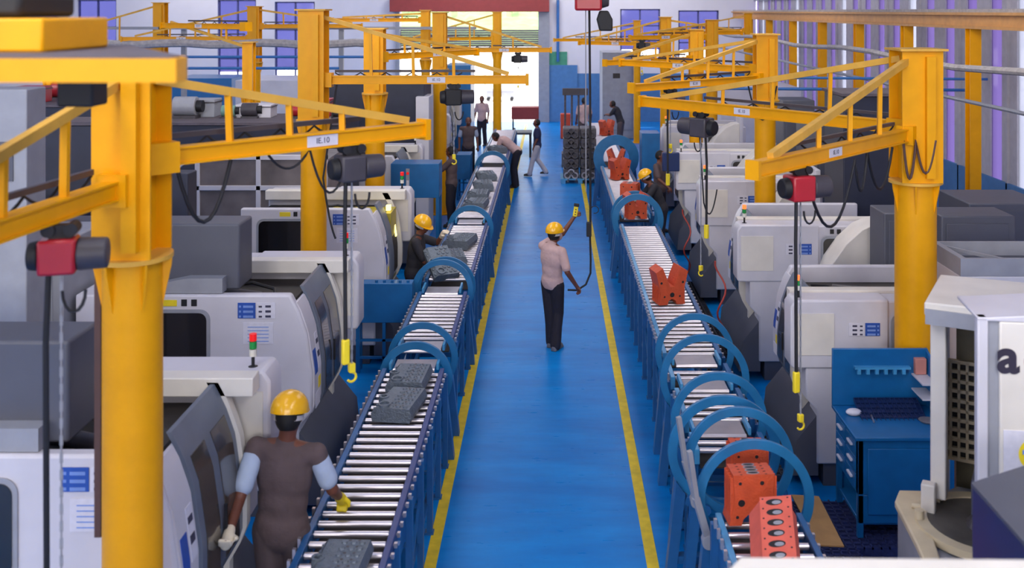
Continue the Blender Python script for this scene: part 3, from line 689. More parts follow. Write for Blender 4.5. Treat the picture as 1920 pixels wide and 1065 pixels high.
for a, b_, lab in ((6.0, 7.3, 'nearest section of the right conveyor, under the salmon engine block'),
                   (8.35, 8.7, 'short right conveyor section between crowded blue hoops'),
                   (8.97, 9.72, 'right conveyor section between the third and fourth blue hoops'),
                   (10.0, 10.4, 'short right conveyor section just before the hoop pair'),
                   (10.7, 17.2, 'long right conveyor section carrying the single orange engine block'),
                   (18.1, 23.6, 'right conveyor section beyond the man in the yellow helmet'),
                   (24.5, 33, 'farthest section of the right roller conveyor')):
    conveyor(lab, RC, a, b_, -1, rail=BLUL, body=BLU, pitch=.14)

# ================================================================== TURNOVER HOOPS
def hoop(label, x, y, ro, ri, zc, lever=0, solid=False, m=TEAL, tray=0):
    t = thing('turnover_hoop', label, 'hoop', (x, y, 0), 0, 'blue turnover hoops over the conveyors')
    MB().ring((0, 0, zc), ro, ri, .035, n=64).build('hoop', m, t, bevel=.003)
    b_ = MB()
    for s_ in (-1, 1):
        b_.prism([(s_*(ro+.02), 0), (s_*(ro-.06), 0), (s_*(ro*.7), zc-ro*.72), (s_*(ro*.86), zc-ro*.5)], -.05, .05)
        b_.cone((s_*ro*.62, -.06, zc-ro*.84), (s_*ro*.62, .06, zc-ro*.84), .04, n=14)
    b_.box(-ro, ro, -.04, .04, .1, .16); b_.build('stand', BLU, t)
    if tray:
        MB().box(-.21, .21, -tray/2, tray/2, .945, .965).build('slide_plate', STL2, t, bevel=.004)
        MB().tube([(-.21, -tray/2, .95), (.21, -tray/2, .95)], .02).build('plate_lip', STEEL, t)
        for s_ in (-1, 1): MB().box(s_*.24-.012, s_*.24+.012, -tray/2, tray/2, .96, 1.02).build('guide', BLUL, t)
    if lever:
        lv = MB(); lv.bar((-ro*.8*lever, -.06, zc-.28), (-ro*1.02*lever, -.1, zc+.05), .03, .05); lv.bar((-ro*1.02*lever, -.1, zc+.05), (-ro*1.14*lever, -.12, zc+.4), .035, .035)
        lv.cone((-ro*.8*lever, -.1, zc-.28), (-ro*.8*lever, -.02, zc-.28), .05, n=14); lv.build('tilt_lever', GRYL, t)
    return t
L1 = 'left conveyor'
hoop('front blue hoop of the nearest pair on the left conveyor', LC, 10.42, .38, .30, .82, tray=.3)
hoop('rear blue hoop of the nearest pair on the left conveyor', LC+.0, 11.0, .38, .31, .84, tray=.3)
hoop('front blue hoop of the second pair on the left conveyor', LC-.02, 13.2, .40, .33, .96, tray=.3)
hoop('rear blue hoop of the second pair on the left conveyor', LC-.02, 13.6, .40, .33, .90)
hoop('blue hoop on the left conveyor past the man with the casting', LC, 17.5, .40, .31, .84, tray=.3)
hoop('far blue hoop on the left conveyor beside the bending man', LC, 24.0, .42, .32, .86)
hoop('nearest blue hoop on the right conveyor, framing an orange engine block', RC, 7.44, .435, .365, 1.02, lever=1)
hoop('second blue hoop on the right conveyor, just behind the nearest', RC, 8.05, .435, .365, 1.02, lever=1)
hoop('third blue hoop on the right conveyor, largest and set a little to the aisle side', RC-.08, 8.28, .46, .385, 1.0)
hoop('fourth blue hoop on the right conveyor, above a slide plate', RC-.03, 8.84, .42, .35, 1.03, tray=.3)
hoop('fifth blue hoop on the right conveyor', RC, 9.86, .435, .365, 1.02, tray=.3)
hoop('sixth blue hoop on the right conveyor, rear one of its pair', RC, 10.55, .41, .345, 1.04, tray=.3)
hoop('blue hoop on the right conveyor in front of the man in the yellow helmet', RC, 17.45, .445, .34, 1.0)
hoop('blue hoop just behind that one on the right conveyor', RC, 17.95, .43, .34, .98, tray=.4)
tt = hoop('broad teal disc hoop far along the right conveyor', RC+.05, 24.0, .54, .3, 1.12)

# ================================================================== ENGINE BLOCKS
def block_v(name, label, loc, rz, m, rx=0, s=1, vee=True, group=None, sy=.55):
    t = thing(name, label, 'engine block', loc, rz, group); t.rotation_euler = (rx, 0, rz); t.scale = (s, s*sy, s)
    if vee: poly = [(-.17, 0), (-.06, 0), (-.045, .05), (0, .07), (.045, .05), (.06, 0), (.17, 0), (.15, .14), (.16, .2), (.21, .40), (.12, .45), (.07, .33), (.03, .22), (-.03, .22), (-.07, .33), (-.12, .45), (-.21, .40), (-.16, .2), (-.15, .14)]
    else: poly = [(-.18, 0), (-.09, 0), (-.075, .045), (-.04, .075), (0, .085), (.04, .075), (.075, .045), (.09, 0), (.18, 0), (.15, .12), (.14, .2), (.15, .36), (-.15, .36), (-.14, .2), (-.15, .12)]
    hd = k = rb = bb = d = C_ = MB().prism(poly, -.24, .24)
    for (x, z, r) in ((-.09, .16, .026), (.06, .3, .016), (-.1, .3, .012), (.1, .13, .012), (-.12, .06, .012), (.12, .06, .012)) if not vee else ((0, .12, .03), (-.1, .1, .013), (.1, .1, .013), (-.14, .27, .016), (.14, .27, .016)):
        C_.m = 1; hd.cone((x, -.243, z), (x, -.238, z), r, n=14); C_.m = 0; k.ring((x, -.244, z), r*1.35, r, .006, n=16)
    for i in range(5):
        y = -.2+.1*i
        for s_ in (-1, 1): rb.box(s_*.15-.02, s_*.15+.02, y-.012, y+.012, .02, .22 if vee else .34)
    C_.m = 2
    for i in range(4):
        y = -.165+.11*i
        if not vee:
            bb.ring((0, y, .362), .048, .038, .006, axis='z', n=24)
    if not vee:
        C_.m = 1
        for i in range(4): d.cone((0, -.165+.11*i, .3605), (0, -.165+.11*i, .3625), .038, n=20)
        for i in range(5):
            for s_ in (-1, 1): d.cone((s_*.09, -.22+.11*i, .3605), (s_*.09, -.22+.11*i, .362), .01, n=8)
        pass
    C_.build('casting', [m, BLK, STL2], t)
    return t
OG = 'orange engine blocks on the right conveyor'
block_v('engine_block', 'single orange V shaped engine block standing on the right conveyor in mid aisle', (1.46, 12.6, .982), .25, ORG, group=OG)
block_v('engine_block', 'orange engine block standing inside the nearest hoop', (1.42, 7.22, .982), .08, ORG, vee=False, group=OG, sy=.4, s=.98)
block_v('engine_block', 'orange engine block tucked behind the nearest hoop', (1.5, 7.75, .982), .0, ORG, vee=False, group=OG, s=.85)
block_v('engine_block', 'red orange engine block in the hoop before the man in the yellow helmet', (1.48, 17.7, .982), .2, ORG, group=OG)
block_v('engine_block', 'orange block just beyond the middle hoop, held by the helmeted man', (1.50, 19.2, .982), -.3, ORG, vee=False, group=OG)
block_v('engine_block', 'orange engine block further along, front one of two below the teal disc', (1.48, 21.8, .982), .4, ORG, group=OG)
block_v('engine_block', 'orange engine block under the teal disc hoop', (1.50, 23.3, .982), -.2, ORG, group=OG)
block_v('engine_block', 'farthest reddish block on the right conveyor', (1.62, 29.5, .982), .5, ORG, group=OG)
# salmon block lying on its side, cylinder row to the camera
t = thing('engine_block', 'salmon engine block lying tilted with its row of oval bores up, at the bottom edge', 'engine block', (1.47, 6.62, .99), 0, OG)
t.rotation_euler = (math.radians(14), math.radians(-10), math.radians(-12))
MB().prism([(-.13, 0), (.15, 0), (.17, .12), (.13, .24), (-.05, .26), (-.14, .16)], -.28, .28).build('casting', SALM, t, bevel=.008)
d = MB().box(-.05, .16, -.29, .29, .25, .27); d.m = 1
for i in range(6):
    y = -.235+.094*i; d.prism([(.045+.055*math.cos(a), y+.03*math.sin(a)) for a in [j*PI/8 for j in range(16)]], .2695, .2705, 'z')
    d.m = 2; d.prism([(.06+.03*math.cos(a), y-.004+.018*math.sin(a)) for a in [j*PI/8 for j in range(16)]], .2703, .2712, 'z'); d.m = 1
for i in range(7):
    for x in (-.03, .135): d.cone((x, -.27+.09*i, .2695), (x, -.27+.09*i, .2705), .007, n=8)
d.build('deck', [SALM, BLK, GRYL], t)
def cast_block(label, loc, rz=0, s=1, rx=0):
    t = thing('casting_block', label, 'casting', loc, rz, 'grey castings on the left conveyor'); t.scale = (s, s, s); t.rotation_euler = (rx, 0, rz)
    a = p = q = MB().prism([(-.19, 0), (.17, 0), (.19, .06), (.165, .13), (-.15, .13), (-.2, .08)], -.27, .27); a.ring((-.09, -.2, .135), .06, .045, .03, 'z', 24); a.ring((-.16, .0, .10), .05, .03, .08, 'z', 20)
    for i in range(6):
        y = -.22+.088*i
        for x in (-.02, .05, .115): p.cone((x, y, .13), (x, y, .142), .026, .02, n=10)
        q.m = 1
        for x in (.015, .085): q.cone((x, y+.035, .1305), (x, y+.035, .1325), .012, n=8)
        q.m = 0
        p.box(-.19, -.165, y-.01, y+.01, .02, .11)
    a.build('casting', [CAST, CASTD], t)
    return t
cast_block('grey casting nearest the bottom edge on the left conveyor', (-1.35, 6.48, .982), -.05, .88)
cast_block('grey casting, front of the two in front of the first hoop pair', (-1.36, 9.15, .982), -.15, .95)
cast_block('grey casting, rear of the two in front of the first hoop pair', (-1.36, 9.78, .982), -.05, .95)
cast_block('grey casting on the left conveyor just past the second hoop pair', (-1.42, 14.6, .982), .2, 1.0)
cast_block('dark grey casting tipped up in the hands of the man at the third left machine', (-1.52, 13.95, 1.08), .5, .95, rx=.6)
for i, (yy, lab) in enumerate(((15.6, 'grey casting before the far left hoop, first of four'), (18.6, 'flat grey casting just past the third left hoop'), (19.5, 'flat grey casting, middle distance, left conveyor'), (20.6, 'grey casting halfway to the bending man'), (21.8, 'grey casting nearest the bending man'), (26, 'grey casting beyond the bending man'))):
    cast_block(lab, (-1.39+.02*(i % 2), yy, .982), .1*i-.2, 1.05)
# ================================================================== FLOOR LEVEL THINGS
def grate(label, x0, x1, y0, y1, z=.06, m=DECK, name='floor_grating', open_=True):
    t = thing(name, label, 'floor mat', ((x0+x1)/2, (y0+y1)/2, 0)); hx = (x1-x0)/2; hy = (y1-y0)/2
    MB().box(-hx, hx, -hy, hy, 0, z-.015).build('base', m, t)
    g = MB(); n = int(2*hx/.07); k = int(2*hy/.07)
    for i in range(n+1): g.box(-hx+i*.07, -hx+i*.07+.014, -hy, hy, z-.015, z)
    for i in range(k+1): g.box(-hx, hx, -hy+i*.07, -hy+i*.07+.014, z-.015, z)
    g.build('lattice', m, t)
    return t
grate('dark lattice duckboard beside the left conveyor behind the worker in taupe', -2.02, -1.76, 8.6, 12.8)
grate('dark lattice duckboard between right conveyor and the second white machine', 1.9, 2.3, 9.9, 13.2)
grate('dark duckboard further along the right conveyor', 1.9, 2.4, 13.4, 17)
grate('dark duckboard by the third and fourth left machines', -2.3, -1.76, 14.4, 19.5)
grate('navy ribbed platform mat under the blue tool cart', 1.86, 3.5, 8.3, 9.12, .2, MATN, name='platform_mat')
grate('navy ribbed platform mat in front of the blue tool cart, beside the nearest hoop', 1.86, 2.52, 7.2, 8.3, .2, MATN, name='platform_mat')
grate('black slatted duckboard in front of the navy platform at the bottom edge', 1.86, 2.7, 6.6, 7.15, .2, BLK)
t = tag(MB().prism([(-.13, -.42), (.08, -.45), (.14, .4), (-.1, .44)], 0, .012, 'z').build('cardboard_sheet', CARD), 'brown cardboard strip lying on the navy mat beside the blue cart', 'cardboard')
p = G(1562, 950, .22); t.location = (2.3, 8.75, .202); t.rotation_euler = (0, 0, .05)
# blue tool cart
t = thing('tool_cart', 'blue steel tool cart with drawers and high back panel on the navy mat', 'tool cart', (2.94, 8.78, .2))
z1 = .82
c = MB(); c.box(-.38, .42, -.33, .33, .36, z1)
for sx in (-.38, .37):
    for sy in (-.33, .28): c.box(sx, sx+.05, sy, sy+.05, 0, z1)
c.box(-.38, .42, -.33, -.31, .12, .36); c.box(-.38, .42, .31, .33, .1, .36); c.box(-.36, .4, -.31, .31, .1, .13)
c.build('body', BLUC, t, bevel=.006)
MB().box(-.41, .45, -.36, .36, z1, z1+.03).build('top_plate', BLUC, t, bevel=.006)
MB().box(-.3, .42, -.345, -.33, .2, .75).build('front_panel', BLUC, t, bevel=.005)
for i in range(3):
    for j in range(2):
        y0 = -.3+.3*j; z0 = .40+.135*i
        d = MB().box(-.392, -.38, y0+.01, y0+.285, z0, z0+.12).build('drawer', BLUC, t, bevel=.003)
        MB().box(-.41, -.392, y0+.08, y0+.2, z0+.06, z0+.075).build('drawer_handle', PPR, d)
MB().box(-.41, .45, .33, .36, z1+.03, 1.36).build('back_panel', BLUC, t, bevel=.006)
MB().prism([(.36, z1+.03), (.36, 1.36), (.2, 1.3), (.1, z1+.12), (-.1, z1+.03)], .43, .45, 'x').build('side_wing', BLUC, t)
tr = MB()
tr.box(-.22, .28, .28, .33, 1.19, 1.21)
for i in range(6): tr.box(-.2+.08*i, -.17+.08*i, .27, .3, 1.15, 1.19)
tr.build('tool_rail', BLUL, t)
for z in (1.0, 1.13): MB().box(.3, .44, .05, .33, z, z+.012).build('side_shelf', WHT, t)
dt = thing('divider_tray', 'dark blue sloping tray of small compartments on the blue cart', 'tray', (2.96, 8.86, .2+z1+.03)); dt.rotation_euler = (.35, 0, 0)
MB().box(-.26, .3, -.16, .2, 0, .012).build('tray_base', NAVYD, dt)
g = MB()
for i in range(15): g.box(-.26+.04*i, -.255+.04*i, -.16, .2, .012, .03)
for i in range(7): g.box(-.26, .305, -.16+.06*i, -.155+.06*i, .012, .03)
g.build('divider', NAVYD, dt)
tag(MB().sph((0, 0, .02), .07, .05, .03).build('rag', PPR, None), 'crumpled cream rag on the corner of the blue cart', 'rag').location = (2.66, 8.9, 1.055)
tag(MB().cone((0, 0, 0), (0, 0, .015), .06, .075, 20).build('steel_dish', STL2), 'small bright steel dish on the blue cart near its right end', 'dish').location = (3.25, 8.75, 1.052)
tag(MB().bar((0, 0, .008), (.03, .2, .008), .012, .012).build('spanner', STEEL), 'silver spanner lying on the blue cart beside the tray', 'spanner').location = (2.78, 8.72, 1.052)
tag(MB().box(-.05, .05, -.03, .03, 0, .14).build('pink_box', mat('pink_card', (198, 130, 120), .7), bevel=.005), 'small pink box at the top right of the cart back panel', 'box').location = (3.31, 9.09, 1.345)

# cream and white open machine at the right edge
t = thing('grinding_machine', 'large cream and white machine with open bay and dark interior at the right edge', 'machine', (2.6, 6.9, 0), -math.radians(28))
MB().box(-.01, .09, -.05, .05, 1.3, 2.55).build('corner_post', WHT2, t, bevel=.01)
MB().prism([(-.04, 2.55), (-.04, 2.64), (1.8, 2.68), (1.8, 2.55)], -.12, .70).build('roof', WHT2, t, bevel=.012)
MB().box(-.03, 1.8, -.14, -.12, 2.50, 2.60).build('roof_lip', GRYL, t)
MB().box(.09, 1.6, .55, .6, .5, 2.55).build('back_wall', mat('interior_olive', (112, 104, 84), .5, var=.3), t)
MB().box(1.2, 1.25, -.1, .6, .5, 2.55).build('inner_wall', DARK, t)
MB().box(.0, .04, .05, .6, .5, 2.55).build('side_wall', CREAM, t)
g = MB()
gx0, gx1 = .12, .42; M_ = g
nx, nz = 7, 10
px_ = [.0+i*.056 for i in range(nx+1)]
for x in px_: g.box(x-.009, x+.009, .50, .53, 1.37, 2.07)
for i in range(nz+1): z = 1.37+i*.07; g.box(-.01, px_[-1]+.01, .50, .53, z-.012, z+.012)
g.build('perforated_panel', CREAM, t); MB().box(.0, .4, .53, .545, 1.37, 2.07).build('panel_backing', BLK, t)
# round basin
bs = MB(); outer = [(-.22, -.05), (-.22, .12), (-.05, .2), (.1, .5), (1.0, .5), (1.0, -.9), (.15, -.9), (.0, -.55)]
bs.prism(outer, .3, 1.18, 'z'); bs.build('bed', GRYL, t, bevel=.01)
MB().ring((.34, -.12, 1.22), .44, .36, .05, 'z', 48).build('basin_rim', CREAM, t)
MB().prism([(-.24, -.05), (-.24, .13), (-.05, .22), (.05, .3), (.1, -.1), (.05, -.4), (.2, -.92), (.12, -.95), (-.03, -.55)], 1.18, 1.23, 'z').build('cream_ledge', CREAM, t, bevel=.01)
MB().cone((.34, -.12, 1.232), (.34, -.12, 1.236), .37, n=40).build('basin_floor', mat('basin_dark', (84, 80, 76), .5, var=.3), t)
MB().cone((.38, -.12, 1.236), (.38, -.12, 1.30), .16, .1, 24).build('spindle_nose', CASTD, t)
MB().box(.25, .6, -.1, .35, 1.25, 1.5).build('fixture', GRY, t, bevel=.015)
MB().prism([(.3, 1.25), (.75, 1.25), (.7, 1.5), (.45, 1.55)], -.45, -.1).build('table_jaw', GRYL, t, bevel=.015)
MB().box(-.06, .03, -.13, -.05, 1.2, 1.42).build('latch_block', WHT2, t, bevel=.01)
MB().cone((-.05, -.25, 1.22), (-.05, -.25, 1.3), .03, n=14).cone((-.12, -.1, 1.25), (.02, -.1, 1.25), .02, n=10).build('clamp_knob', CREAM, t)
# machine door with lettering
t = thing('machine_door_unit', 'white machine door unit lettered a8 at the right edge', 'machine door', (2.42, 5.75, 0), -math.radians(8))
MB().box(0, .06, 0, .07, 1.2, 2.86).build('door_edge', WHT, t, bevel=.01)
MB().box(.06, .12, .02, .1, 1.2, 2.84).build('seal_channel', GRYL, t)
MB().box(.12, 1.4, 0, .08, 1.2, 2.84).build('door_panel', WHT2, t, bevel=.01)
MB().prism([(0, 2.86), (.06, 2.86), (1.4, 2.98), (1.4, 2.84), (0, 2.84)], 0, .45).build('door_cap', WHT, t, bevel=.006)
textmesh('lettering', 'a', .27, mat('letter_navy', (44, 38, 58), .5), t, Matrix.Translation((.165, -.003, 2.64))@FACING_CAM, .001, .009)
textmesh('lettering', '8', .23, mat('letter_pale', (176, 150, 160), .5), t, Matrix.Translation((.295, -.003, 2.65))@FACING_CAM, .001, -.004)
k = MB().box(.14, .5, -.004, 0, 1.98, 2.23).build('poster', PPR, t)
MB().cone((.31, -.006, 2.1), (.31, -.0045, 2.1), .09, n=36).build('yellow_disc', LYEL, k)
MB().box(.24, .38, -.009, -.007, 2.1, 2.125).build('poster_print', DLBL, k)
k = MB().box(.2, .5, -.004, 0, 1.6, 1.86).build('notice_frame', GRY, t); MB().box(.215, .5, -.006, -.004, 1.6, 1.845).build('notice', PPR, k)
MB().box(.07, .11, .01, .018, 1.65, 1.85).build('warning_strip', INK, t)
# blue grey cover in the corner
t = thing('sloped_cover', 'dark blue cover with flat grey top in the lower right corner', 'machine cover', (2.1, 5.0, 0))
MB().prism([(-.02, -1.0), (-.02, 0), (.5, .28), (1.1, .28), (1.1, -1.0)], 0, 2.25, 'z').build('side', NAVYD, t)
MB().prism([(-.025, -1.0), (-.025, .004), (.5, .285), (1.1, .285), (1.1, -1.0)], 2.25, 2.27, 'z').build('top', GRY, t)
# white ledge at the bottom edge, close to the camera
t = thing('viewing_ledge', 'white ledge top cutting across the bottom right edge of the photo', 'ledge', (0, 0, 0))
MB().prism([(.50, 2.1), (.47, 2.85), (.555, 2.97), (1.6, 2.955), (1.6, 2.1)], 2.93, 3.0, 'z').build('top', WHT2, t, bevel=.006)
MB().box(.6, 1.55, 2.2, 2.85, 0, 2.93).build('cabinet', WHT, t)

# blue wash stands between left machines
def stand(label, x0, x1, y0, y1, z0, z1, rungs=True):
    t = thing('wash_stand', label, 'stand', ((x0+x1)/2, (y0+y1)/2, 0)); hx = (x1-x0)/2; hy = (y1-y0)/2
    MB().box(-hx, hx, -hy, hy, z0, z1).build('tank', BLUC, t, bevel=.008)
    l = MB()
    for sx in (-hx+.03, hx-.03):
        for sy in (-hy+.03, hy-.03):
            MB().box(sx-.025, sx+.025, sy-.025, sy+.025, 0, z0).build('leg', BLUC, t)
    if rungs:
        for z in (.18, .4, .6): 
            if z < z0-.05: l.box(-hx, hx, -hy+.01, -hy+.04, z, z+.03)
        l.box(-.02, .02, -hy+.01, -hy+.04, 0, z0); l.build('cross_rail', BLUC, t)
    return t
t = stand('blue tank stand with ladder legs beside the nearest left hoops', -2.48, -1.76, 12.85, 13.05, .64, 1.14)
t2 = MB()
for i in range(5): t2.cone((-.1+.1*i, -.05, 1.14), (-.1+.1*i, -.05, 1.17), .02, n=8)
t2.build('nozzle', BLUC, t)
t = stand('high blue cabinet on legs with red and white buttons, left of the conveyor', -2.72, -1.9, 17.2, 17.7, 1.42, 2.0, False)
MB().box(-.15, -.09, -.262, -.25, .0+1.58, 1.92).build('button_plate', GRYL, t); MB().cone((-.12, -.27, 1.84), (-.12, -.262, 1.84), .025).build('red_button', LRED, t); MB().box(-.14, -.1, -.268, -.262, 1.62, 1.72).build('white_button', PPR, t)
stand('blue machine stand far along the right row beside the tall white machine', 2.0, 2.4, 22.3, 22.9, .9, 1.9)
stand('small blue stand behind the conveyor on the far left', -2.3, -1.95, 24.6, 25.2, .5, 1.1)
cab('blue_panel', 'small dark blue control box on the near side of the third right machine', 2.08, 2.4, 18.9, 19.0, 1.95, NAVYD, door=False, z0=1.6, cat='control box')
# pallet stack of crankshafts
t = thing('crate_pallet', 'bright blue pallet under the stacked castings in the aisle', 'pallet', (.78, 27.4, 0))
for i in range(5): MB().box(-.52+.22*i, -.34+.22*i, -.5, .5, .1, .13).build('board', BLUL, t)
for x in (-.45, 0, .45): MB().box(x-.06, x+.06, -.5, .5, 0, .1).build('runner', BLUL, t)
for lv in range(5):
    for c in range(2):
        nm = ['bottom', 'second', 'third', 'fourth', 'top'][lv]
        t = thing('flywheel_casting', 'dark ringed casting in the aisle stack, %s layer, %s' % (nm, 'aisle side' if c == 0 else 'conveyor side'), 'casting', (.54+.46*c, 27.3, .13+.27*lv), 0, 'stacked ringed castings on the blue pallet')
        a = MB()
        for (x, z) in ((-.1, .08), (.1, .08), (0, .17)): a.ring((x, -.3, z), .09, .055, .05, n=20)
        a.build('ring', STL2 if lv < 1 else CASTD, t)
        MB().box(-.21, .21, -.26, .4, 0, .25).build('core', CASTD, t, bevel=.03)
t = thing('gauge_stand', 'dark metal rack of upright rods behind the stacked castings', 'rack', (.72, 30, 0))
for x in (-.3, -.1, .1, .3): MB().cone((x, 0, .3), (x, 0, 2.2), .03).build('rod', CASTD, t)
MB().box(-.4, .4, -.3, .3, 0, .4).build('base', CASTD, t); MB().box(-.38, .38, -.06, .06, 2.1, 2.3).build('head', HGR, t)
tag(MB().box(-.18, .18, -.15, .15, 0, .9).build('red_bin', mat('bin_red', (200, 70, 40), .5), bevel=.03), 'orange red bin standing before the blue door', 'bin').location = (.52, 36.5, 0)
t = thing('hand_cart', 'dark red cart parked in front of the bright doorway', 'cart', (-.95, 37.5, 0))
MB().box(-.5, .5, -.3, .3, .6, 1.05).build('box', BEAMR, t, bevel=.02)
for x in (-.4, .4):
    for y in (-.22, .22): MB().cone((x-.03, y, .12), (x+.03, y, .12), .12).build('wheel', BLK, t)
for x in (-.45, .45): MB().box(x-.02, x+.02, -.28, .28, .12, .62).build('frame', BLK, t)
t = thing('work_table', 'dark low table with blue cloth left of the walking man', 'table', (-1.0, 32.1, 0))
MB().box(-.5, .4, -.4, .4, .72, .78).build('table_top', NAVY, t)
for x in (-.45, .35):
    for y in (-.35, .35): MB().box(x-.03, x+.03, y-.03, y+.03, 0, .72).build('leg', BLK, t)
t = thing('parked_trolley', 'pale trolley outside seen through the bright doorway', 'trolley', (-2.6, 52, 0))
MB().box(-.8, .8, -.4, .4, .5, .6).build('deck', GRYL, t); MB().box(-.8, -.74, -.4, .4, .6, 1.3).build('push_handle', GRYL, t)
for x in (-.6, .6): MB().cone((x, -.35, .0+.1), (x, .35, .1), .1).build('wheel', BLK, t)
for z in (.15,): MB().box(-.7, .7, -.3, .3, .2, .5).build('under_frame', GRYL, t)
tag(MB().box(-.45, .45, -.03, .03, 0, .6).build('green_sign', mat('sign_green', (70, 150, 120), .6)), 'small green notice fixed on the back wall right of the doorway', 'sign').location = (xw(1043), YB-.03, 2.3)
tag(MB().tube([(0, 0, 2.5), (0, 0, 5.05)], .06).build('down_pipe', PBLU), 'blue down pipe on the back wall right of the doorway', 'pipe').location = (xw(1046), YB-.12, 0)
# hoses between right machines
for i, (x, y, lab) in enumerate(((2.18, 13.0, 'red coiled air hose hanging beside the second right machine'), (2.2, 16.4, 'red air hose near the third right machine'))):
    tag(MB().tube([(x+.06*math.sin(a*1.7), y+.1*math.cos(a), .3+.16*a) for a in [j*.35 for j in range(20)]], .012, 8).build('air_hose', mat('hose_red', (170, 60, 50), .5)), lab, 'hose')
t = thing('waste_drum', 'brown orange bucket on the floor beside the second left machine', 'bucket', (-1.93, 10.9, .06))
MB().cone((0, 0, 0), (0, 0, .22), .07, .09, 20).build('pail', mat('bucket_orange', (200, 96, 60), .5), t); MB().ring((0, 0, .22), .1, .085, .015, 'z', 24).build('rim', BLK, t)
# ================================================================== PEOPLE
def rot2(p, a): c, s_ = math.cos(a), math.sin(a); return Vector((p[0]*c-p[1]*s_, p[0]*s_+p[1]*c, p[2]))
def limb(mb, pts, rs):
    for (a, b_), (r0, r1) in zip(zip(pts, pts[1:]), zip(rs, rs[1:])):
        mb.cone(a, b_, r0, r1, 14)
    for p, r in zip(pts, rs): mb.sph(p, r, n=12, m=8)
def person(label, loc, rz, J, shirt, trousers, s=1, sleeve=None, helmet=True, detail=.011, shoe=SHOE, vest=False, gloves=(None, None), group=None):
    """J: joints in a local frame, facing +y, x to the figure's right."""
    D = dict(pel=(0, 0, .93), che=(0, 0, 1.24), nek=(0, .0, 1.44), hed=(0, .02, 1.585), ls=(-.18, 0, 1.395), rs=(.18, 0, 1.395),
             le=(-.24, -.02, 1.13), re=(.24, -.02, 1.13), lw=(-.25, .08, .9), rw=(.25, .08, .9), lk=(-.1, .02, .5), rk=(.1, .02, .5), la=(-.11, -.03, .09), ra=(.11, -.03, .09), look=(0, 1, -.1), grip=.6)
    D.update(J); V = {k: Vector(v) if isinstance(v, tuple) else v for k, v in D.items()}
    t = thing('person', label, 'person', loc, rz, group); t.scale = (s, s, s)
    up = (V['che']-V['pel']).normalized(); fw = V['look'].normalized(); side = fw.cross(Vector((0, 0, 1))).normalized()
    head = V['hed']; hu = side.cross(fw).normalized()
    shr = (V['rs']-V['ls']).normalized(); bf = up.cross(shr).normalized()
    # ---- body (skin): head, neck, arms, hands, torso core, legs, feet
    b = MB(Matrix())
    hm = Matrix((side, fw, hu)).transposed().to_4x4(); hm.translation = head
    h = MB(hm); h.sph((0, 0, .015), .076, .095, .105, 18, 14); h.sph((0, .03, -.06), .052, .06, .055, 14, 10)
    h.cone((0, .085, .01), (0, .108, -.022), .010, .017, 8); h.sph((0, .106, -.022), .017, .014, .012, 8, 6)
    for s_ in (-1, 1): h.sph((s_*.076, -.005, 0), .012, .022, .032, 8, 6); h.sph((s_*.028, .083, -.02), .02, .015, .02, 8, 6)
    h.sph((0, .09, -.055), .026, .014, .012, 10, 6); h.sph((0, .082, .035), .055, .016, .014, 10, 6)
    b.add(h.v, []) ; n0 = len(b.v)-len(h.v); b.f += [[i+n0 for i in f] for f in h.f]; b.mi += [0]*len(h.f)
    limb(b, [V['nek']-up*.06, V['nek'], head-hu*.05], [.065, .056, .054])
    limb(b, [V['ls'], V['nek']-up*.04, V['rs']], [.05, .07, .05])
    limb(b, [V['pel'], V['che']], [.09, .09])
    for q, hs in (('l', -1), ('r', 1)):
        sh, el, wr = V[q+'s'], V[q+'e'], V[q+'w']
        limb(b, [sh, el, wr], [.047, .039, .027])
        hip = V['pel']+shr*(hs*.09)-up*.03; limb(b, [hip, V[q+'k'], V[q+'a']], [.085, .052, .038])
        # palm and five fingers
        d = (wr-el).normalized(); pn = d.cross(shr if abs(d.dot(shr)) < .9 else bf).normalized(); sd = pn.cross(d).normalized()
        g = D['grip']; d2 = (d*math.cos(.3)+pn*math.sin(.3)*.3).normalized()
        pc = wr+d*.05
        limb(b, [wr, pc-sd*.014, wr+d*.085-sd*.018], [.024, .024, .017]); limb(b, [wr, pc+sd*.014, wr+d*.085+sd*.018], [.024, .024, .017])
        for i, L_ in enumerate((.066, .076, .071, .056)):
            base = wr+d*.085+sd*(.027-.018*i); k1 = base+(d*math.cos(g)+pn*math.sin(g))*L_*.5; k2 = k1+(d*math.cos(g*2.2)+pn*math.sin(g*2.2))*L_*.55
            limb(b, [base-d*.01, k1, k2], [.0095, .009, .0075])
        tb = wr+d*.03+sd*.026; t1 = tb+(d*.6+sd*.6+pn*.3).normalized()*.04; t2_ = t1+(d*.8+pn*.7).normalized()*.03
        limb(b, [tb-sd*.006, t1, t2_], [.013, .0105, .009])
        an = V[q+'a']; limb(b, [an-Vector((0, .02, .04)), an+Vector((0, .12, -.055))], [.03, .025])
        if gloves[0 if hs < 0 else 1]:
            gl = MB(); limb(gl, [wr-d*.02, pc, wr+d*.09], [.032, .037, .033]); 
            for i in range(4):
                base = wr+d*.085+sd*(.027-.018*i); k1 = base+(d*math.cos(g)+pn*math.sin(g))*.034; k2 = k1+(d*math.cos(g*2.2)+pn*math.sin(g*2.2))*.038
                limb(gl, [base, k1, k2], [.013, .013, .0115])
            limb(gl, [tb, t1, t2_], [.016, .0145, .013]); gl.build('glove', gloves[0 if hs < 0 else 1], t, remesh=.007)
    b.build('body', SKIN, t, remesh=detail*.75)
    # ---- eyes
    for s_ in (-1, 1):
        e = MB(hm); e.sph((s_*.03, .088, .008), .011, .008, .008, 10, 8); ey = e.build('eye', PPR, t); e = MB(hm); e.cone((s_*.03, .093, .008), (s_*.03, .0975, .008), .0045, n=8); e.build('iris', BLK, ey)
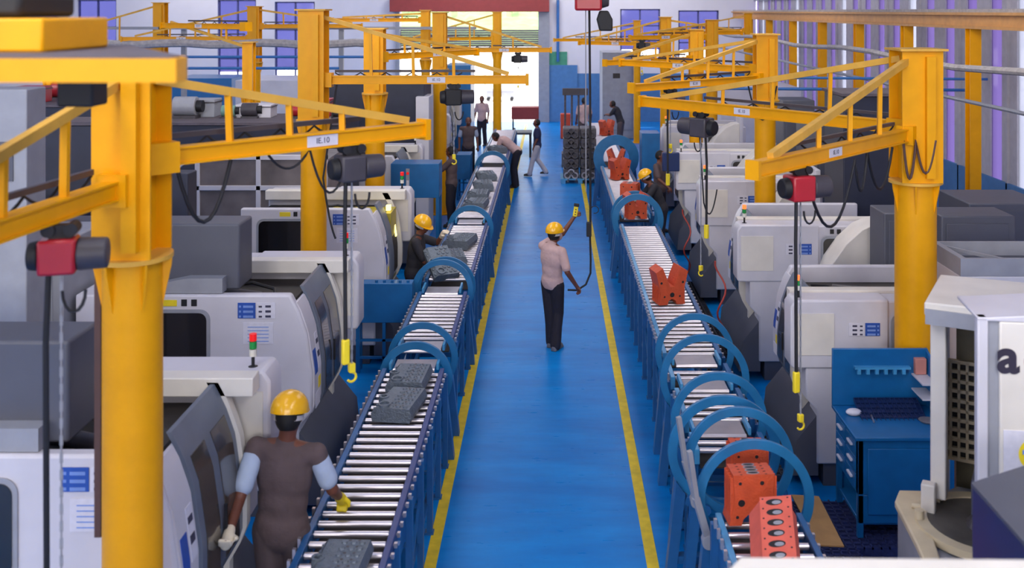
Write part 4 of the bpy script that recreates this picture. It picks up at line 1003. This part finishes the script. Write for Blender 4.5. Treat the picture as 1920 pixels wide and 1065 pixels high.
    # ---- hair
    e = MB(hm); e.sph((0, -.022, .012), .084, .092, .108, 18, 12, zmin=-.8); e.build('hair', HAIR, t)
    # ---- shirt
    c = MB(); cm = Matrix((shr, bf, up)).transposed().to_4x4()
    def ell(center, rx, ry, rz_): 
        m_ = cm.copy(); m_.translation = center; k = MB(m_); k.sph((0, 0, 0), rx, ry, rz_, 18, 12); n0 = len(c.v); c.v += k.v; c.f += [[i+n0 for i in f] for f in k.f]; c.mi += [0]*len(k.f)
    ell(V['pel']+up*.0, .172, .132, .17); ell(V['pel'].lerp(V['che'], .5), .158, .12, .22); ell(V['che'], .178, .125, .22); ell(V['che']+up*.1, .17, .105, .12)
    limb(c, [V['ls'], V['nek']-up*.07-bf*.01, V['rs']], [.062, .08, .062])
    limb(c, [V['nek']-up*.05, V['nek']-up*.0], [.072, .066])
    def cut(a, b_, f_): return a.lerp(b_, f_)
    if vest:
        limb(c, [V['ls'], cut(V['ls'], V['le'], .18)], [.066, .062]); limb(c, [V['rs'], cut(V['rs'], V['re'], .18)], [.066, .062])
        for q in ('l', 'r'):
            sl = MB(); limb(sl, [cut(V[q+'s'], V[q+'e'], .1), cut(V[q+'s'], V[q+'e'], .72)], [.062, .064]); sl.build('sleeve', sleeve, t, remesh=detail)
    else:
        for q in ('l', 'r'): limb(c, [V[q+'s'], cut(V[q+'s'], V[q+'e'], .8)], [.064, .062])
    c.build('shirt', shirt, t, remesh=detail)
    # ---- trousers
    c = MB(); m_ = cm.copy(); m_.translation = V['pel']-up*.04; k = MB(m_); k.sph((0, 0, 0), .158, .122, .13, 18, 12); c.v += k.v; c.f += k.f; c.mi += [0]*len(k.f)
    for q, hs in (('l', -1), ('r', 1)):
        hip = V['pel']+shr*(hs*.085)-up*.04; kn = V[q+'k']; an = V[q+'a']
        limb(c, [hip, kn, an.lerp(kn, .55), an-Vector((0, 0, .02))], [.1, .078, .072, .076])
    c.build('trousers', trousers, t, remesh=detail)
    MB(cm).build if False else None
    for q in ('l', 'r'):
        an = V[q+'a']; c = MB(); limb(c, [an+Vector((0, -.04, -.045)), an+Vector((0, .06, -.048)), an+Vector((0, .15, -.055))], [.042, .046, .034]); c.box(an.x-.042, an.x+.042, an.y-.075, an.y+.18, an.z-.09, an.z-.07)
        c.build('shoe', shoe, t, remesh=detail)
    if helmet:
        e = MB(hm); e.sph((0, -.008, .045), .118, .135, .118, 28, 14, zmin=-.08); hl_ = e.build('helmet', HELM, t)
        e = MB(hm); e.prism([(.118*math.cos(a), .0+.135*math.sin(a)-.008+(.045 if math.sin(a) > .3 else 0)*math.sin(a)) for a in [j*PI/16 for j in range(32)]], .028, .038, 'z'); e.build('helmet_brim', HELM, hl_)
        e = MB(hm); e.ring((0, -.012, .0), .092, .088, .03, 'z', 28); e.build('helmet_strap', HBAND, hl_)
    return t
# worker in taupe, back to camera, left hand on the machine door
person('worker in yellow helmet and taupe overshirt, back turned, hand on the nearest machine door', (-1.84, 7.05, 0), 0,
       dict(hed=(.02, .0, 1.60), lw=(-.225, -.42, 1.09), le=(-.245, -.18, 1.16), ls=(-.19, .0, 1.41), rs=(.19, .0, 1.37), re=(.28, .03, 1.13), rw=(.29, .2, 1.0), look=(.05, 1, -.25), pel=(-.03, 0, .93), che=(-.01, 0, 1.24)),
       SBRN, PBRN, s=1.11, sleeve=SLBL, vest=True, detail=.012, gloves=(GLOV, LYEL))
# man standing in the aisle
person('man in yellow helmet and pale pink shirt standing alone on the blue aisle', (.02, 13.8, 0), math.radians(-28),
       dict(pel=(0, 0, .93), che=(0, -.02, 1.24), hed=(.02, .03, 1.575), look=(.15, 1, .02), ls=(-.17, .03, 1.39), rs=(.17, -.04, 1.36), le=(.0, .30, 1.52), lw=(.12, .42, 1.74), re=(.27, -.08, 1.1), rw=(.33, .08, .88), lk=(-.06, .03, .5), rk=(.07, .04, .5), la=(-.05, .06, .09), ra=(.07, -.04, .09), grip=.9),
       SPNK, PBLK, s=.99, detail=.012, shoe=SHOEG)
t = thing('pendant_control', 'yellow hoist pendant held up in the standing man\'s raised hand', 'control', (.345, 14.08, 1.83)); t.rotation_euler = (0, .15, 0)
MB().box(-.03, .03, -.02, .02, -.09, .05).build('case', LYEL, t, bevel=.008); MB().box(-.036, .036, -.026, .026, .05, .09).build('cap', BLK, t, bevel=.006)
for i in range(3): MB().cone((0, -.024, -.06+.035*i), (0, -.02, -.06+.035*i), .009).build('button', BLK, t)
person('man in yellow helmet and black shirt at the third left machine handling a grey casting', (-1.93, 14.25, 0), math.radians(-95),
       dict(hed=(.0, .12, 1.58), nek=(0, .08, 1.43), look=(.35, 1, -.5), ls=(-.16, .06, 1.38), rs=(.18, .06, 1.38), re=(.2, .2, 1.12), rw=(.12, .34, 1.13), le=(-.18, .3, 1.3), lw=(-.1, .38, 1.42), che=(0, .04, 1.24)),
       SBLK, PBLK, s=1.0, sleeve=SBRN, detail=.014, gloves=(GLOV, LYEL))
person('worker in grey brown shirt and black trousers standing by the high blue cabinet', (-2.12, 21.6, 0), math.radians(80),
       dict(look=(.2, 1, -.3), le=(-.2, .2, 1.2), lw=(-.1, .4, 1.15), re=(.2, .2, 1.2), rw=(.1, .42, 1.15)), SBRN, PBLK, helmet=False, detail=.016)
person('worker in brown vest with pale sleeves further down the left row', (-2.25, 27.6, 0), math.radians(-170),
       dict(look=(.2, 1, -.3)), SBRN, PBLK, sleeve=SLBL, vest=True, helmet=False, detail=.018)
person('man in pinkish shirt bending over the far end of the left conveyor', (-.95, 26.4, 0), math.radians(80),
       dict(pel=(0, -.05, .95), che=(0, .2, 1.16), nek=(0, .38, 1.26), hed=(0, .50, 1.3), look=(0, 1, -.9), ls=(-.17, .34, 1.24), rs=(.17, .34, 1.24), le=(-.2, .4, 1.02), lw=(-.12, .5, .98), re=(.2, .4, 1.02), rw=(.12, .52, .99)),
       SPNK, PBLK, helmet=False, detail=.018)
person('person in navy top and pale trousers walking across the far end of the aisle', (-.38, 28.2, 0), math.radians(85),
       dict(lk=(-.09, .12, .5), la=(-.1, .22, .1), rk=(.09, .02, .5), ra=(.1, -.25, .14), look=(0, 1, 0)), SNVY, PLGT, s=.93, helmet=False, detail=.018)
person('distant worker with a grey top by the doorway at the end of the left row', (-2.35, 34.5, 0), math.radians(160), dict(), SPNK, PBLK, helmet=False, detail=.02)
person('man in yellow helmet leaning to an orange block on the right conveyor', (2.05, 18.9, 0), math.radians(95),
       dict(che=(0, .1, 1.2), nek=(0, .2, 1.38), hed=(0, .28, 1.5), look=(.2, 1, -.6), ls=(-.17, .16, 1.33), rs=(.17, .16, 1.33), le=(-.2, .3, 1.12), lw=(-.1, .45, 1.1), re=(.2, .3, 1.12), rw=(.12, .46, 1.1)),
       SBLK, PBLK, detail=.014, gloves=(GLOV, None))
person('bareheaded worker in grey brown shirt standing behind the helmeted man on the right', (2.25, 21.0, 0), math.radians(-120), dict(look=(-.2, 1, -.4), re=(.26, .1, 1.15), rw=(.24, .3, 1.0)), SBRN, PBLK, helmet=False, detail=.016)
person('dark dressed worker bending at the far end of the right conveyor', (2.3, 33.5, 0), math.radians(70),
       dict(che=(0, .1, 1.22), nek=(0, .2, 1.4), hed=(0, .28, 1.5), ls=(-.17, .16, 1.35), rs=(.17, .16, 1.35), lw=(-.1, .45, 1.15), rw=(.12, .46, 1.15), le=(-.2, .3, 1.15), re=(.2, .3, 1.15)), SBLK, PBRN, helmet=False, detail=.02)
person('distant worker beside the grey machine tower', (1.1, 33.8, 0), math.radians(10), dict(), SPNK, PBRN, helmet=False, detail=.02)
# ================================================================== HANGING CABLES AND FAR CLUTTER
def cable(pts, label, r=.012, m=BLK):
    P = []
    for (a, b_) in zip(pts, pts[1:]):
        a, s_, b_ = Vector(a[:3]), a[3] if len(a) > 3 else .2, Vector(b_[:3])
        for i in range(10): t_ = i/10; P.append(a.lerp(b_, t_)-Vector((0, 0, 4*s_*t_*(1-t_))))
    P.append(Vector(pts[-1][:3])); tag(MB().tube(P, r, 8).build('hanging_cable', m), label, 'cable')
cable([(1.95, 7.8, 3.42, .0), (2.05, 7.9, 3.1, .35), (2.55, 8.5, 3.35, .3), (2.7, 8.65, 3.4, .35), (3.05, 9.05, 3.38)], 'black looped supply cable slung under the arm of the nearest right crane')
cable([(3.2, 9.2, 3.42, .35), (3.32, 9.22, 3.42, .30), (3.5, 9.22, 3.42)], 'brown cable loops hanging against the mast of the nearest right crane', m=BRN)
cable([(-2.1, 5.68, 3.73, .34), (-1.87, 5.92, 3.73)], 'dark cable loop hanging just right of the nearest left column')
cable([(-1.7, 6.1, 3.73, .1), (-1.5, 6.3, 3.74, .25), (-1.3, 6.5, 3.66)], 'thin dark cable drooping to the grey hoist on the left crane arm', .008)
cable([(-2.6, 12.3, 3.7, .0), (-2.72, 12.1, 2.6, .1), (-2.55, 12.0, 1.9)], 'black cable running down beside the second left column')
cable([(2.9, 14.9, 3.5, .5), (3.3, 14.8, 3.5)], 'dark cable loop around the second right column')
cable([(1.7, 11.6, 3.2, .0), (1.75, 11.6, 2.4, .2), (1.95, 11.9, 2.5)], 'thin cable curl below the dark hoist at right', .008)
rnd = random.Random(11)
def far_crate(x, y, z, sx, sy, sz, m, lab, nm='stored_crate', cat='crate'):
    t = thing(nm, lab, cat, (x, y, z)); MB().box(-sx, sx, -sy, sy, 0, sz).build('body', m, t, bevel=.01)
    MB().box(-sx-.01, sx+.01, -sy-.01, sy+.01, sz*.8, sz*.86).build('strap', HGR, t)
for args in ((-9.7, 19.0, 2.89, .25, .2, .3, RED, 'small red box on the low navy roof, upper left'),
             (-8.9, 19.2, 2.89, .2, .2, .35, GRYL, 'small grey box on the low navy roof, upper left'),
             (-5.0, 17.2, 2.8, .3, .2, .22, WHT, 'white box among the motors on the long navy housing'),
             (-5.9, 17.3, 2.8, .22, .2, .3, GRYL, 'grey box left of the motors on the long navy housing'),
             (-3.9, 17.35, 2.8, .15, .15, .3, RED, 'narrow red box near the end of the long navy housing')): far_crate(*args)
for i, (x, y, lab) in enumerate(((-7.2, 22, 'blue overhead pipe run left of the lagged duct'), (-5.2, 23, 'blue overhead pipe run ending at the second left column'))):
    tag(MB().tube([(XL+.05, y, 3.35+.2*i), (x+2.6, y, 3.35+.2*i)], .03).build('overhead_pipe', PBLU), lab, 'pipe')
t = thing('open_frame_machine', 'white machine with grey recessed top between the right column and the cream machine roof', 'machine', (4.5, 9.5, 0))
MB().box(-.8, .8, -.35, .35, 0, 2.2).build('body', WHT, t, bevel=.01)
f = MB(); f.box(-.8, .8, -.35, -.31, 2.2, 2.36).box(-.8, .8, .31, .35, 2.2, 2.36).box(-.8, -.74, -.31, .31, 2.2, 2.36).box(.74, .8, -.31, .31, 2.2, 2.36); f.bar((-.76, .3, 2.33), (-.35, -.3, 2.33), .03, .03); f.build('rim', GRYL, t)
MB().box(-.74, .74, -.31, .31, 2.2, 2.23).build('recess', GRY, t)
